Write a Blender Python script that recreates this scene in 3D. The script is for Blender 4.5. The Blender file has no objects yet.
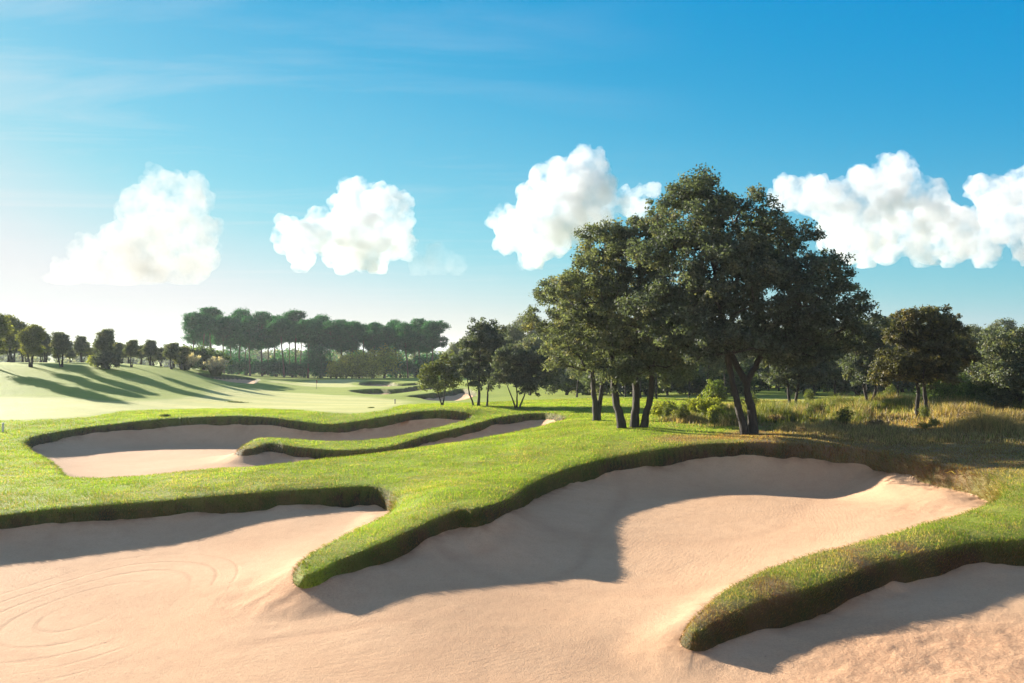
import bpy, math, random
import numpy as np
from mathutils import Vector

C = bpy.context.scene
COL = C.collection
R = math.radians
rng = np.random.default_rng(7)
random.seed(7)

# ------------------------------------------------------------------ camera, sky, sun, exposure
F_PX, CX, HOR, CAM_Z = 900.0, 512.0, 352.0, 3.0
SUN_AZ, SUN_EL = -46.0, 14.5            # degrees: clockwise from the view direction, above the horizon
cam = bpy.data.objects.new('camera', bpy.data.cameras.new('camera'))
COL.objects.link(cam)
cam.location = (0, 0, CAM_Z)
cam.rotation_euler = (R(90), 0, 0)
cam.data.sensor_width = 36.0
cam.data.lens = F_PX / 1024 * 36
cam.data.shift_y = (HOR - 341.5) / 1024
cam.data.clip_end = 30000
C.camera = cam

world = bpy.data.worlds.new('World')
C.world = world
world.use_nodes = True
wn = world.node_tree
for n in list(wn.nodes):
    wn.nodes.remove(n)
wo = wn.nodes.new('ShaderNodeOutputWorld')
bg = wn.nodes.new('ShaderNodeBackground')
sky = wn.nodes.new('ShaderNodeTexSky')
sky.sky_type = 'NISHITA'
sky.sun_disc = False
sky.sun_elevation = R(SUN_EL)
sky.sun_rotation = R(SUN_AZ)
sky.altitude = 0
sky.air_density = 1.0
sky.dust_density = 0.15
sky.ozone_density = 2.2
bg.inputs['Strength'].default_value = 0.062
# the morning sky as the photo shows it: deep azure overhead, its glare near the sun held back, thin high cloud at left
SKY_S = 0.062
def vm(op, a, b):
    n = wn.nodes.new('ShaderNodeVectorMath'); n.operation = op
    for i, v in enumerate((a, b)):
        if isinstance(v, bpy.types.NodeSocket): wn.links.new(v, n.inputs[i])
        else: n.inputs[i].default_value = v if hasattr(v, '__len__') else (v, v, v)
    return n.outputs[0]
cv = wn.nodes.new('ShaderNodeRGBCurve')
for ci, pts in enumerate((((0, 0), (.085, .003), (.16, .042), (.25, .088), (.34, .160), (.47, .232), (.65, .255), (1, .268)),
                          ((0, 0), (.13, .090), (.172, .112), (.26, .163), (.35, .203), (.43, .230), (.58, .252), (1, .266)),
                          ((0, 0), (.20, .196), (.27, .210), (.36, .232), (.42, .246), (.56, .258), (1, .266)))):
    c_ = cv.mapping.curves[ci]
    c_.points[0].location = pts[0]; c_.points[1].location = pts[-1]
    for p_ in pts[1:-1]: c_.points.new(*p_)
cv.mapping.update()
wn.links.new(vm('MULTIPLY', sky.outputs[0], SKY_S), cv.inputs['Color'])
tcw = wn.nodes.new('ShaderNodeTexCoord')
sx = wn.nodes.new('ShaderNodeSeparateXYZ'); wn.links.new(tcw.outputs['Generated'], sx.inputs[0])
def wm(op, a, b, c=None, clamp=False):
    n = wn.nodes.new('ShaderNodeMath'); n.operation = op; n.use_clamp = clamp
    for i, v in enumerate((a, b, c)):
        if v is None: continue
        if isinstance(v, bpy.types.NodeSocket): wn.links.new(v, n.inputs[i])
        else: n.inputs[i].default_value = v
    return n.outputs[0]
zz = wm('MAXIMUM', sx.outputs[2], .02)
cb = wn.nodes.new('ShaderNodeCombineXYZ')
wn.links.new(wm('DIVIDE', sx.outputs[0], zz), cb.inputs[0]); wn.links.new(wm('DIVIDE', sx.outputs[1], zz), cb.inputs[1])
mpw = wn.nodes.new('ShaderNodeMapping'); mpw.inputs['Scale'].default_value = (.55, 1.5, 1); mpw.inputs['Rotation'].default_value = (0, 0, .25)
wn.links.new(cb.outputs[0], mpw.inputs['Vector'])
nw = wn.nodes.new('ShaderNodeTexNoise'); nw.inputs['Scale'].default_value = .75; nw.inputs['Detail'].default_value = 7; nw.inputs['Roughness'].default_value = .62; nw.inputs['Distortion'].default_value = .6
wn.links.new(mpw.outputs[0], nw.inputs['Vector'])
cir = wm('MULTIPLY', wm('SUBTRACT', nw.outputs['Fac'], .50), 1.7, clamp=True)
cir = wm('MULTIPLY', cir, wm('MULTIPLY_ADD', sx.outputs[0], -1.3, .28, clamp=True))
mxw = wn.nodes.new('ShaderNodeMix'); mxw.data_type = 'RGBA'
wn.links.new(cir, mxw.inputs[0]); wn.links.new(cv.outputs[0], mxw.inputs[6]); mxw.inputs[7].default_value = (.27, .265, .265, 1)
# unseen broken cloud, added behind and beside the viewer to fill the shade neutrally
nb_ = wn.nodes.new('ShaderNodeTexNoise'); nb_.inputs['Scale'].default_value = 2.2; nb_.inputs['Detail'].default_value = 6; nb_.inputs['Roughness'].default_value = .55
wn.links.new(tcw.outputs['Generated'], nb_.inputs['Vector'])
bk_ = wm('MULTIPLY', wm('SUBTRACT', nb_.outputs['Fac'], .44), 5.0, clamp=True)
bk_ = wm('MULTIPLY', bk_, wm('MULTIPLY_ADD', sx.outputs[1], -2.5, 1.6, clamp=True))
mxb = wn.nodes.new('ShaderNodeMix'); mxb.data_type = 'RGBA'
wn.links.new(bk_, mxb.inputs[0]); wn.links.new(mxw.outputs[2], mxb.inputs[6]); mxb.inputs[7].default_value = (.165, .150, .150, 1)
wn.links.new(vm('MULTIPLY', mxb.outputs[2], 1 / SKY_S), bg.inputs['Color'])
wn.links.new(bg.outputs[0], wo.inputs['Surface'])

SUN_DIR = Vector((math.sin(R(SUN_AZ)) * math.cos(R(SUN_EL)), math.cos(R(SUN_AZ)) * math.cos(R(SUN_EL)), math.sin(R(SUN_EL))))
sl = bpy.data.lights.new('sun', 'SUN')
sl.energy = 5.0
sl.angle = R(0.5)
sl.color = (1.0, 0.90, 0.76)
sun = bpy.data.objects.new('sun', sl)
COL.objects.link(sun)
sun.rotation_euler = (-SUN_DIR).to_track_quat('-Z', 'Y').to_euler()
sun.location = (-60, 60, 60)

C.view_settings.view_transform = 'Standard'
C.view_settings.look = 'None'
C.view_settings.exposure = 1.75
C.view_settings.gamma = 1
C.view_settings.use_curve_mapping = False
C.render.engine = 'CYCLES'
C.cycles.use_denoising = True
C.cycles.max_bounces = 12
C.cycles.diffuse_bounces = 4
C.cycles.transmission_bounces = 6
C.cycles.volume_bounces = 10
C.cycles.use_fast_gi = False

# ------------------------------------------------------------------ helpers
def unproject(px, py, z):
    d = (CAM_Z - z) * F_PX / (py - HOR)
    return ((px - CX) / F_PX * d, d, z)

def tag(o, label=None, cat=None, group=None, kind=None):
    if label: o['label'] = label
    if cat: o['category'] = cat
    if group: o['group'] = group
    if kind: o['kind'] = kind
    return o

def mesh_obj(name, verts, faces, mat=None, parent=None, smooth=False, attrs=None):
    """verts (n,3); faces (m,k) array with one k, or a list of such arrays"""
    me = bpy.data.meshes.new(name)
    verts = np.asarray(verts, dtype=np.float32)
    fl = faces if isinstance(faces, list) else [faces]
    fl = [np.asarray(f, dtype=np.int32) for f in fl if len(f)]
    me.vertices.add(len(verts))
    me.vertices.foreach_set('co', verts.ravel())
    nl = sum(f.size for f in fl); nf = sum(len(f) for f in fl)
    me.loops.add(nl); me.polygons.add(nf)
    me.loops.foreach_set('vertex_index', np.concatenate([f.ravel() for f in fl]))
    tot = np.concatenate([np.full(len(f), f.shape[1], np.int32) for f in fl])
    me.polygons.foreach_set('loop_start', np.concatenate([[0], np.cumsum(tot)[:-1]]).astype(np.int32))
    me.polygons.foreach_set('loop_total', tot)
    if smooth:
        me.polygons.foreach_set('use_smooth', np.ones(nf, dtype=bool))
    me.update(calc_edges=True)
    for k, v in (attrs or {}).items():
        a = me.attributes.new(k, 'FLOAT_COLOR', 'POINT')
        v = np.asarray(v, dtype=np.float32)
        if v.shape[1] == 3:
            v = np.hstack([v, np.ones((len(v), 1), np.float32)])
        a.data.foreach_set('color', v.ravel())
    if mat: me.materials.append(mat)
    o = bpy.data.objects.new(name, me)
    COL.objects.link(o)
    if parent: o.parent = parent
    return o

def empty(name, loc, rz=0.0):
    o = bpy.data.objects.new(name, None)
    COL.objects.link(o)
    o.location = loc
    o.rotation_euler = (0, 0, rz)
    o.empty_display_size = 0.3
    return o

def copy_tree(o, parent=None):
    c = o.copy(); COL.objects.link(c)
    if parent: c.parent = parent
    for ch in [x for x in bpy.data.objects if x.parent == o]:
        copy_tree(ch, c)
    return c

def vnoise(x, y, seed=0):
    xi = np.floor(x).astype(np.int64); yi = np.floor(y).astype(np.int64)
    fx = x - xi; fy = y - yi
    fx = fx * fx * (3 - 2 * fx); fy = fy * fy * (3 - 2 * fy)
    def h(a, b):
        n = (a * 374761393 + b * 668265263 + seed * 974634777) & 0x7fffffff
        n = ((n ^ (n >> 13)) * 1274126177) & 0x7fffffff
        return ((n ^ (n >> 16)) & 0xffff) / 65535.0
    a = h(xi, yi); b = h(xi + 1, yi); c = h(xi, yi + 1); d = h(xi + 1, yi + 1)
    return (a * (1 - fx) + b * fx) * (1 - fy) + (c * (1 - fx) + d * fx) * fy - 0.5

def fbm(x, y, octv=4, seed=0):
    s = 0; a = 1.0
    for k in range(octv):
        s = s + a * vnoise(x * 2 ** k, y * 2 ** k, seed + k); a *= 0.5
    return s

def sstep(a, b, x):
    t = np.clip((x - a) / (b - a), 0, 1)
    return t * t * (3 - 2 * t)

# ------------------------------------------------------------------ materials
def mat_new(name):
    m = bpy.data.materials.new(name); m.use_nodes = True
    nt = m.node_tree
    for n in list(nt.nodes): nt.nodes.remove(n)
    out = nt.nodes.new('ShaderNodeOutputMaterial')
    return m, nt, out

def N(nt, typ, **kw):
    n = nt.nodes.new(typ)
    for k, v in kw.items(): setattr(n, k, v)
    return n

def mixc(nt, fac, a, b, blend='MIX'):
    n = nt.nodes.new('ShaderNodeMix'); n.data_type = 'RGBA'; n.blend_type = blend
    for i, v in ((0, fac), (6, a), (7, b)):
        if hasattr(v, 'is_output') or isinstance(v, bpy.types.NodeSocket): nt.links.new(v, n.inputs[i])
        else: n.inputs[i].default_value = v if i == 0 else (*v, 1)
    return n.outputs[2]

def mth(nt, op, a, b=None, c=None, clamp=False):
    n = nt.nodes.new('ShaderNodeMath'); n.operation = op; n.use_clamp = clamp
    for i, v in enumerate((a, b, c)):
        if v is None: continue
        if isinstance(v, bpy.types.NodeSocket): nt.links.new(v, n.inputs[i])
        else: n.inputs[i].default_value = v
    return n.outputs[0]

def noise(nt, vec, scale, detail=4, rough=0.55):
    n = nt.nodes.new('ShaderNodeTexNoise'); n.inputs['Scale'].default_value = scale
    n.inputs['Detail'].default_value = detail; n.inputs['Roughness'].default_value = rough
    if vec is not None: nt.links.new(vec, n.inputs['Vector'])
    return n.outputs['Fac']

def remap(nt, v, a, b, c=0.0, d=1.0):
    n = nt.nodes.new('ShaderNodeMapRange'); n.clamp = True
    nt.links.new(v, n.inputs[0])
    for i, x in zip((1, 2, 3, 4), (a, b, c, d)): n.inputs[i].default_value = x
    return n.outputs[0]

def mapping(nt, vec, scale=(1, 1, 1), loc=(0, 0, 0), rot=(0, 0, 0)):
    n = nt.nodes.new('ShaderNodeMapping'); nt.links.new(vec, n.inputs['Vector'])
    n.inputs['Scale'].default_value = scale; n.inputs['Location'].default_value = loc; n.inputs['Rotation'].default_value = rot
    return n.outputs[0]

def geo_pos(nt):
    return nt.nodes.new('ShaderNodeNewGeometry').outputs['Position']

def make_turf():
    m, nt, out = mat_new('turf')
    p = geo_pos(nt)
    z = N(nt, 'ShaderNodeAttribute', attribute_name='zone')
    sep = N(nt, 'ShaderNodeSeparateColor'); nt.links.new(z.outputs['Color'], sep.inputs[0])
    fair, dry, wall = sep.outputs[0], sep.outputs[1], sep.outputs[2]
    n1 = noise(nt, p, 0.25, 5); n2 = noise(nt, p, 2.2, 5); n3 = noise(nt, p, 26, 3, .7)
    g = mixc(nt, remap(nt, n1, .35, .65), (0.20, 0.27, 0.016), (0.27, 0.33, 0.024))
    g = mixc(nt, remap(nt, n2, .4, .72, 0, .55), g, (0.25, 0.27, 0.05))
    g = mixc(nt, remap(nt, n3, .25, .5, .65, 0), g, (0.08, 0.12, 0.014))
    d = mixc(nt, remap(nt, n2, .35, .65), (0.20, 0.17, 0.055), (0.30, 0.19, 0.11))
    d = mixc(nt, remap(nt, n3, .3, .55, .6, 0), d, (0.07, 0.055, 0.025))
    g = mixc(nt, dry, g, d)
    f = mixc(nt, remap(nt, n1, .35, .65), (0.55, 0.515, 0.17), (0.60, 0.56, 0.23))
    f = mixc(nt, remap(nt, n2, .4, .7, 0, .35), f, (0.36, 0.38, 0.11))
    sp_ = N(nt, 'ShaderNodeSeparateXYZ'); nt.links.new(mapping(nt, p, (1, 1, 1), (0, 0, 0), (0, 0, .5)), sp_.inputs[0])
    bd = mth(nt, 'SINE', mth(nt, 'MULTIPLY_ADD', sp_.outputs[1], 1.4, mth(nt, 'MULTIPLY', n1, 2.5)))
    f = mixc(nt, remap(nt, bd, -.4, .4, 0, .35), f, (0.36, 0.40, 0.13))
    f = mixc(nt, remap(nt, n3, .3, .6, .30, 0), f, (0.24, 0.27, 0.08))
    g = mixc(nt, fair, g, f)
    w = mixc(nt, remap(nt, n2, .4, .6), (0.032, 0.034, 0.012), (0.08, 0.042, 0.02))  # lip wall: soil and old grass, with its shade darkened into the colour
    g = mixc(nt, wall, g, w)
    b = N(nt, 'ShaderNodeBsdfPrincipled')
    nt.links.new(g, b.inputs['Base Color'])
    b.inputs['Roughness'].default_value = .75
    b.inputs['Specular IOR Level'].default_value = .15
    if 'Sheen Weight' in b.inputs:
        b.inputs['Sheen Weight'].default_value = .06
        b.inputs['Sheen Roughness'].default_value = .4
        b.inputs['Sheen Tint'].default_value = (.8, .9, .4, 1)
    h = mth(nt, 'ADD', mth(nt, 'MULTIPLY', n3, .05), mth(nt, 'MULTIPLY', n2, .10))
    bp = N(nt, 'ShaderNodeBump'); bp.inputs['Strength'].default_value = .7; bp.inputs['Distance'].default_value = 1.0
    nt.links.new(h, bp.inputs['Height']); nt.links.new(bp.outputs[0], b.inputs['Normal'])
    nt.links.new(b.outputs[0], out.inputs['Surface'])
    return m

def make_sand():
    m, nt, out = mat_new('sand')
    p = geo_pos(nt)
    z = N(nt, 'ShaderNodeAttribute', attribute_name='zone')
    sep = N(nt, 'ShaderNodeSeparateColor'); nt.links.new(z.outputs['Color'], sep.inputs[0])
    rough_a, edge = sep.outputs[0], sep.outputs[1]
    n0 = noise(nt, p, .28, 0); n1 = noise(nt, p, .35, 5); n2 = noise(nt, p, 3.0, 6, .65); n3 = noise(nt, p, 45, 4, .7); n4 = noise(nt, p, 24, 6, .75)
    c = mixc(nt, remap(nt, n1, .35, .65), (0.62, 0.395, 0.235), (0.68, 0.45, 0.275))
    c = mixc(nt, remap(nt, n2, .45, .72, 0, .35), c, (0.53, 0.315, 0.19))
    c = mixc(nt, remap(nt, n3, .30, .50, .42, 0), c, (0.36, 0.20, 0.12))
    c = mixc(nt, remap(nt, n4, .36, .50, .28, 0), c, (0.42, 0.25, 0.15))
    c = mixc(nt, mth(nt, 'MULTIPLY', rough_a, remap(nt, n4, .38, .62, .75, .1)), c, (0.40, 0.21, 0.12))
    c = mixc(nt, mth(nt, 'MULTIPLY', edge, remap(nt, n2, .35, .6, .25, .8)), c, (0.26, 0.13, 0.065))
    # dark crumbs of soil lying on the sand
    vo = N(nt, 'ShaderNodeTexVoronoi'); vo.inputs['Scale'].default_value = 2.6; nt.links.new(p, vo.inputs['Vector'])
    sp = mth(nt, 'LESS_THAN', vo.outputs['Distance'], mth(nt, 'MULTIPLY', remap(nt, n2, .5, .75), .10))
    c = mixc(nt, mth(nt, 'MULTIPLY', sp, .65), c, (0.20, 0.11, 0.07))
    n5 = noise(nt, p, 19, 5, .8)
    c = mixc(nt, remap(nt, n5, .34, .52, .34, 0), c, (0.44, 0.255, 0.155))
    vo2 = N(nt, 'ShaderNodeTexVoronoi'); vo2.inputs['Scale'].default_value = 6.5; nt.links.new(p, vo2.inputs['Vector'])
    sp2 = mth(nt, 'LESS_THAN', vo2.outputs['Distance'], mth(nt, 'MULTIPLY', remap(nt, n4, .48, .62), .13))
    c = mixc(nt, mth(nt, 'MULTIPLY', sp2, .5), c, (0.27, 0.15, 0.09))
    # raked rings and wheel tracks pressed into the sand
    def rings(cx, cy, freq, r0, r1, dist):
        mp = mapping(nt, p, (1, .55, 0), (-cx, -cy * .55, 0))
        dn = N(nt, 'ShaderNodeVectorMath', operation='LENGTH'); nt.links.new(mp, dn.inputs[0])
        rr = mth(nt, 'ADD', dn.outputs['Value'], mth(nt, 'MULTIPLY', n0, dist))
        wv = mth(nt, 'SINE', mth(nt, 'MULTIPLY', rr, freq))
        wv = mth(nt, 'POWER', mth(nt, 'MULTIPLY_ADD', wv, .5, .5), 10)
        a = remap(nt, rr, r0, r0 + .4); bq = remap(nt, rr, r1 - .6, r1, 1, 0)
        k = mth(nt, 'MULTIPLY', a, bq)
        k = mth(nt, 'MULTIPLY', k, remap(nt, n1, .38, .58))
        return mth(nt, 'MULTIPLY', wv, k)
    g1 = rings(-7.9, 16.6, 14.0, .4, 3.3, .9)
    g2 = rings(-5.5, 30.0, 3.4, 7.6, 11.0, 1.6)
    g3 = rings(3.5, 31.5, 3.0, 5.6, 10.2, 1.6)
    gr = mth(nt, 'ADD', mth(nt, 'ADD', g1, g2), g3)
    # fine rake teeth following the sweeps
    mp = mapping(nt, p, (1, .6, 0), (5.0, -20.4, 0))
    dn = N(nt, 'ShaderNodeVectorMath', operation='LENGTH'); nt.links.new(mp, dn.inputs[0])
    rk = mth(nt, 'SINE', mth(nt, 'MULTIPLY', mth(nt, 'ADD', dn.outputs['Value'], mth(nt, 'MULTIPLY', n1, 1.2)), 62.0))
    rk = mth(nt, 'MULTIPLY', rk, remap(nt, n0, .42, .58, .0, 1.0))
    gr = mth(nt, 'MULTIPLY', gr, mth(nt, 'SUBTRACT', 1.0, edge, clamp=True), clamp=True)
    c = mixc(nt, mth(nt, 'MULTIPLY', gr, .28), c, (0.40, 0.22, 0.13))
    b = N(nt, 'ShaderNodeBsdfPrincipled')
    nt.links.new(c, b.inputs['Base Color'])
    b.inputs['Roughness'].default_value = .95
    b.inputs['Specular IOR Level'].default_value = .1
    h = mth(nt, 'ADD', mth(nt, 'MULTIPLY', n3, .012), mth(nt, 'MULTIPLY', n5, .010))
    h = mth(nt, 'ADD', h, mth(nt, 'MULTIPLY', n4, mth(nt, 'MULTIPLY_ADD', rough_a, .022, .006)))
    h = mth(nt, 'ADD', h, mth(nt, 'MULTIPLY', n2, .012))
    h = mth(nt, 'SUBTRACT', h, mth(nt, 'MULTIPLY', gr, .010))
    h = mth(nt, 'ADD', h, mth(nt, 'MULTIPLY', rk, .0008))
    bp = N(nt, 'ShaderNodeBump'); bp.inputs['Strength'].default_value = .8; bp.inputs['Distance'].default_value = 1.0
    nt.links.new(h, bp.inputs['Height']); nt.links.new(bp.outputs[0], b.inputs['Normal'])
    nt.links.new(b.outputs[0], out.inputs['Surface'])
    return m

def make_leaf(name, trans=.35, gloss=.08, rough=.45):
    """colour comes from the leaf's own 'col' attribute"""
    m, nt, out = mat_new(name)
    a = N(nt, 'ShaderNodeAttribute', attribute_name='col')
    d = N(nt, 'ShaderNodeBsdfDiffuse'); nt.links.new(a.outputs['Color'], d.inputs['Color'])
    t = N(nt, 'ShaderNodeBsdfTranslucent')
    tc = mixc(nt, 1.0, a.outputs['Color'], (1.5, 1.5, .6), 'MULTIPLY'); nt.links.new(tc, t.inputs['Color'])
    s = N(nt, 'ShaderNodeMixShader'); s.inputs[0].default_value = trans
    nt.links.new(d.outputs[0], s.inputs[1]); nt.links.new(t.outputs[0], s.inputs[2])
    g = N(nt, 'ShaderNodeBsdfGlossy'); g.inputs['Roughness'].default_value = rough; g.inputs['Color'].default_value = (1, 1, 1, 1)
    s2 = N(nt, 'ShaderNodeMixShader'); s2.inputs[0].default_value = gloss
    nt.links.new(s.outputs[0], s2.inputs[1]); nt.links.new(g.outputs[0], s2.inputs[2])
    nt.links.new(s2.outputs[0], out.inputs['Surface'])
    return m

def make_bark(name, c1, c2):
    m, nt, out = mat_new(name)
    tc = N(nt, 'ShaderNodeTexCoord')
    n1 = noise(nt, mapping(nt, tc.outputs['Object'], (9, 9, 2.2)), 1.6, 6, .7)
    b = N(nt, 'ShaderNodeBsdfPrincipled')
    nt.links.new(mixc(nt, remap(nt, n1, .3, .7), c1, c2), b.inputs['Base Color'])
    b.inputs['Roughness'].default_value = .9
    bp = N(nt, 'ShaderNodeBump'); bp.inputs['Strength'].default_value = .8; bp.inputs['Distance'].default_value = .06
    nt.links.new(n1, bp.inputs['Height']); nt.links.new(bp.outputs[0], b.inputs['Normal'])
    nt.links.new(b.outputs[0], out.inputs['Surface'])
    return m

def make_plain(name, c, rough=.6, var=.25, scale=20):
    m, nt, out = mat_new(name)
    tc = N(nt, 'ShaderNodeTexCoord')
    n1 = noise(nt, tc.outputs['Object'], scale, 4)
    b = N(nt, 'ShaderNodeBsdfPrincipled')
    nt.links.new(mixc(nt, n1, tuple(v * (1 - var) for v in c), tuple(v * (1 + var) for v in c)), b.inputs['Base Color'])
    b.inputs['Roughness'].default_value = rough
    nt.links.new(b.outputs[0], out.inputs['Surface'])
    return m

M_TURF, M_SAND = make_turf(), make_sand()
M_OAK = make_leaf('oak_leaf', .42, .025, .6)
M_PINE = make_leaf('pine_needle', .38, .02, .6)
M_BUSH = make_leaf('bush_leaf', .42, .02, .6)
M_GRASS = make_leaf('grass_blade', .55, .015, .6)
M_STRAW = make_leaf('straw', .45, .03, .5)
M_BARK = make_bark('oak_bark', (0.020, 0.017, 0.014), (0.058, 0.047, 0.038))
M_PBARK = make_bark('pine_bark', (0.07, 0.045, 0.032), (0.17, 0.115, 0.085))

# ------------------------------------------------------------------ terrain definition
class TPS:
    def __init__(s, P, z, lam=1e-4):
        s.P = s.uv(P[:, 0], P[:, 1]); n = len(z)
        d = np.linalg.norm(s.P[:, None] - s.P[None], axis=2)
        K = s.k(d) + lam * np.eye(n)
        A = np.hstack([np.ones((n, 1)), s.P])
        L = np.block([[K, A], [A.T, np.zeros((3, 3))]])
        s.w = np.linalg.solve(L, np.concatenate([z, np.zeros(3)]))
    @staticmethod
    def uv(x, y):
        r = np.hypot(x, y); r = np.maximum(r, 4.5)
        return np.stack([np.clip(np.arctan2(x, y), -1.1, 1.1) * 1.3, np.log(np.minimum(r, 600))], -1)
    @staticmethod
    def k(d):
        return d * d * np.log(np.maximum(d, 1e-9))
    def __call__(s, x, y):
        x = np.atleast_1d(np.asarray(x, float)); y = np.atleast_1d(np.asarray(y, float))
        out = np.empty(x.shape); flat = out.ravel(); xf, yf = x.ravel(), y.ravel()
        for i in range(0, len(xf), 40000):
            q = s.uv(xf[i:i + 40000], yf[i:i + 40000])
            v = s.w[-3] + q @ s.w[-2:]
            for j in range(len(s.P)):
                d2 = (q[:, 0] - s.P[j, 0]) ** 2 + (q[:, 1] - s.P[j, 1]) ** 2
                v += s.w[j] * .5 * d2 * np.log(np.maximum(d2, 1e-18))
            flat[i:i + 40000] = v
        return out

# lip lines: (px, py, z, lip height)
LIP_MAIN = [(-260,535,-1.12,.4),(-120,527,-1.08,.4),(0,514,-1.02,.4),(60,507,-1.0,.42),(150,500,-.97,.42),(230,493,-.92,.45),(300,488,-.86,.48),(350,485,-.8,.5),
 (378,485,-.77,.5),(394,492,-.77,.45),(394,508,-.8,.25),(361,526,-.86,.2),(328,543,-.93,.2),(305,558,-1.0,.2),(301,569,-1.06,.2),(310,573,-1.07,.2),
 (341,557,-.95,.28),(383,540,-.84,.36),(416,525,-.72,.40),(457,508,-.53,.42),(479,505.5,-.46,.42),(505,498,-.53,.42),(532,481,-.53,.42),(565,467,-.42,.45),(615,455,-.27,.5),
 (700,443,-.02,.5),(750,441,.09,.52),(819,444,.03,.62),(862,447.3,-.04,.62),(884,452.5,-.10,.6),(936,463,-.1,.55),(985,475,-.18,.5),(1003,487,-.26,.4),
 (993,500,-.35,.3),(956,514,-.46,.3),(897,531,-.6,.3),(843,545,-.7,.3),(780,563,-.86,.3),(730,586,-1.0,.3),(704,607,-1.12,.3),(692,619,-1.19,.28),(690,627,-1.22,.28),(698,629,-1.22,.3),
 (716,617,-1.16,.36),(760,598,-1.03,.42),(800,587,-.94,.46),(843,573,-.84,.46),(897,556,-.74,.46),(960,542,-.64,.46),(1024,537,-.58,.46),(1100,535,-.55,.6),(1200,545,-.55,.6)]
LIP_MID = [(24,441,-1.05,.4),(40,434,-1.0,.4),(75,428,-.95,.4),(115,423.3,-.85,.42),(150,419.5,-.72,.45),(190,416.5,-.62,.45),(235,415.3,-.58,.45),(265,416.5,-.62,.45),(290,419.5,-.74,.45),
 (315,423.0,-.91,.45),(333,423.6,-.93,.45),(358,420.5,-.80,.45),(389,415.5,-.57,.5),(418,410.8,-.32,.5),(440,409.2,-.22,.5),(462,410.6,-.25,.5),(472,414.5,-.42,.4),
 (468,419,-.60,.3),(447,425,-.85,.3),(418,431,-1.0,.3),(389,437.3,-1.05,.3),(359,440,-1.05,.3),(330,440.5,-1.05,.3),(297,439,-1.0,.3),(268,437,-.95,.3),(256,438,-.98,.3),(246,443.5,-1.1,.28),(240,448,-1.19,.25),
 (248,448.5,-1.16,.3),(268,442.5,-1.04,.4),(284,444,-1.06,.4),(304,447,-1.12,.4),(330,449,-1.15,.42),(359,449,-1.15,.42),(389,445.5,-1.13,.42),(410,439.5,-1.08,.42),(432,433,-.95,.42),(454,428,-.8,.42),(480,421.3,-.6,.42),
 (500,416.6,-.48,.42),(530,413,-.36,.42),(550,412.3,-.28,.42),(562,415,-.25,.4),(566,418,-.24,.35),
 (559,421,-.2,.3),(525,430,-.3,.3),(500,435,-.35,.3),(450,443,-.45,.3),(400,450,-.52,.3),(330,458,-.65,.3),(282,463,-.72,.3),(260,465.5,-.76,.3),(207,468.5,-.83,.3),(145,475,-.9,.3),(83,477.5,-.95,.3),
 (66,475,-.98,.35),(54,463,-1.02,.35),(41,455,-1.05,.35),(27,447,-1.08,.35)]
SMALL = [
 ('pale sand bunker lying in tree shade below the pampas plumes', [(196,372.5,.6,.35),(215,374.2,.3,.4),(238,375.8,0,.4),(258,378.2,-.4,.4),(257,383,-.7,.2),(240,383,-.6,.2),(222,380.5,-.2,.2),(205,377,.2,.2)], 1.0),
 ('tiny dark pot bunker between the shaded sand and the far green', [(260,381.5,-1.2,.45),(268,381.1,-1.2,.45),(279,382.3,-1.25,.45),(278,384.4,-1.32,.2),(262,384.2,-1.3,.2)], .8),
 ('farthest long sand bunker in front of the umbrella pines', [(360,383.6,-1.3,.45),(372,382.0,-1.2,.5),(385,382.2,-1.2,.5),(400,384.2,-1.25,.5),(418,383.6,-1.2,.45),(417,385.6,-1.3,.2),(400,387,-1.35,.2),(378,386.8,-1.35,.2),(362,386,-1.36,.2)], 1.0),
 ('long wavy sand bunker reaching towards the thin young oak', [(349,391,-1.2,.4),(362,390,-1.15,.5),(378,389.2,-1.1,.5),(398,389.5,-1.1,.5),(415,386.8,-1.05,.5),(434,385,-1.0,.5),(446,386.2,-1.0,.4),(436,389.4,-1.15,.2),(412,392,-1.2,.2),(386,394.6,-1.25,.2),(364,394,-1.25,.2)], 1.0),
 ('sunlit sand bunker seen behind the trunk of the thin young oak', [(406,396,-.95,.4),(424,394,-.9,.5),(446,391.2,-.85,.5),(462,388.8,-.8,.5),(474,391,-.8,.4),(476,395.5,-.9,.2),(456,400.4,-.98,.2),(430,400,-1.0,.2),(421,398,-1.0,.2)], .9),
]

def catmull(P, per=6):
    P = np.asarray(P, float); n = len(P); out = []
    for i in range(n):
        a, b, c, d = P[i - 1], P[i], P[(i + 1) % n], P[(i + 2) % n]
        for t in np.linspace(0, 1, per, endpoint=False):
            out.append(.5 * (2 * b + (c - a) * t + (2 * a - 5 * b + 4 * c - d) * t * t + (3 * b - a - 3 * c + d) * t ** 3))
    return np.array(out)

def lip_world(L):
    return np.array([[*unproject(a, b, z), l] for a, b, z, l in L])

tail = np.array([(15.5, 14.5, -.3, .5), (15, 9, 0, .5), (11, 5.6, .25, .5), (3, 5.0, .3, .5), (-6, 5.0, .3, .5), (-12.5, 7, .2, .5), (-19, 13, -.6, .5)])
POLY = []   # (dense outline xy+lip, floor function or None, reach of the flashed face)
mainW = lip_world(LIP_MAIN); mainP = np.vstack([mainW, tail])
midW = lip_world(LIP_MID)
smallW = [lip_world(s[1]) for s in SMALL]

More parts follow.
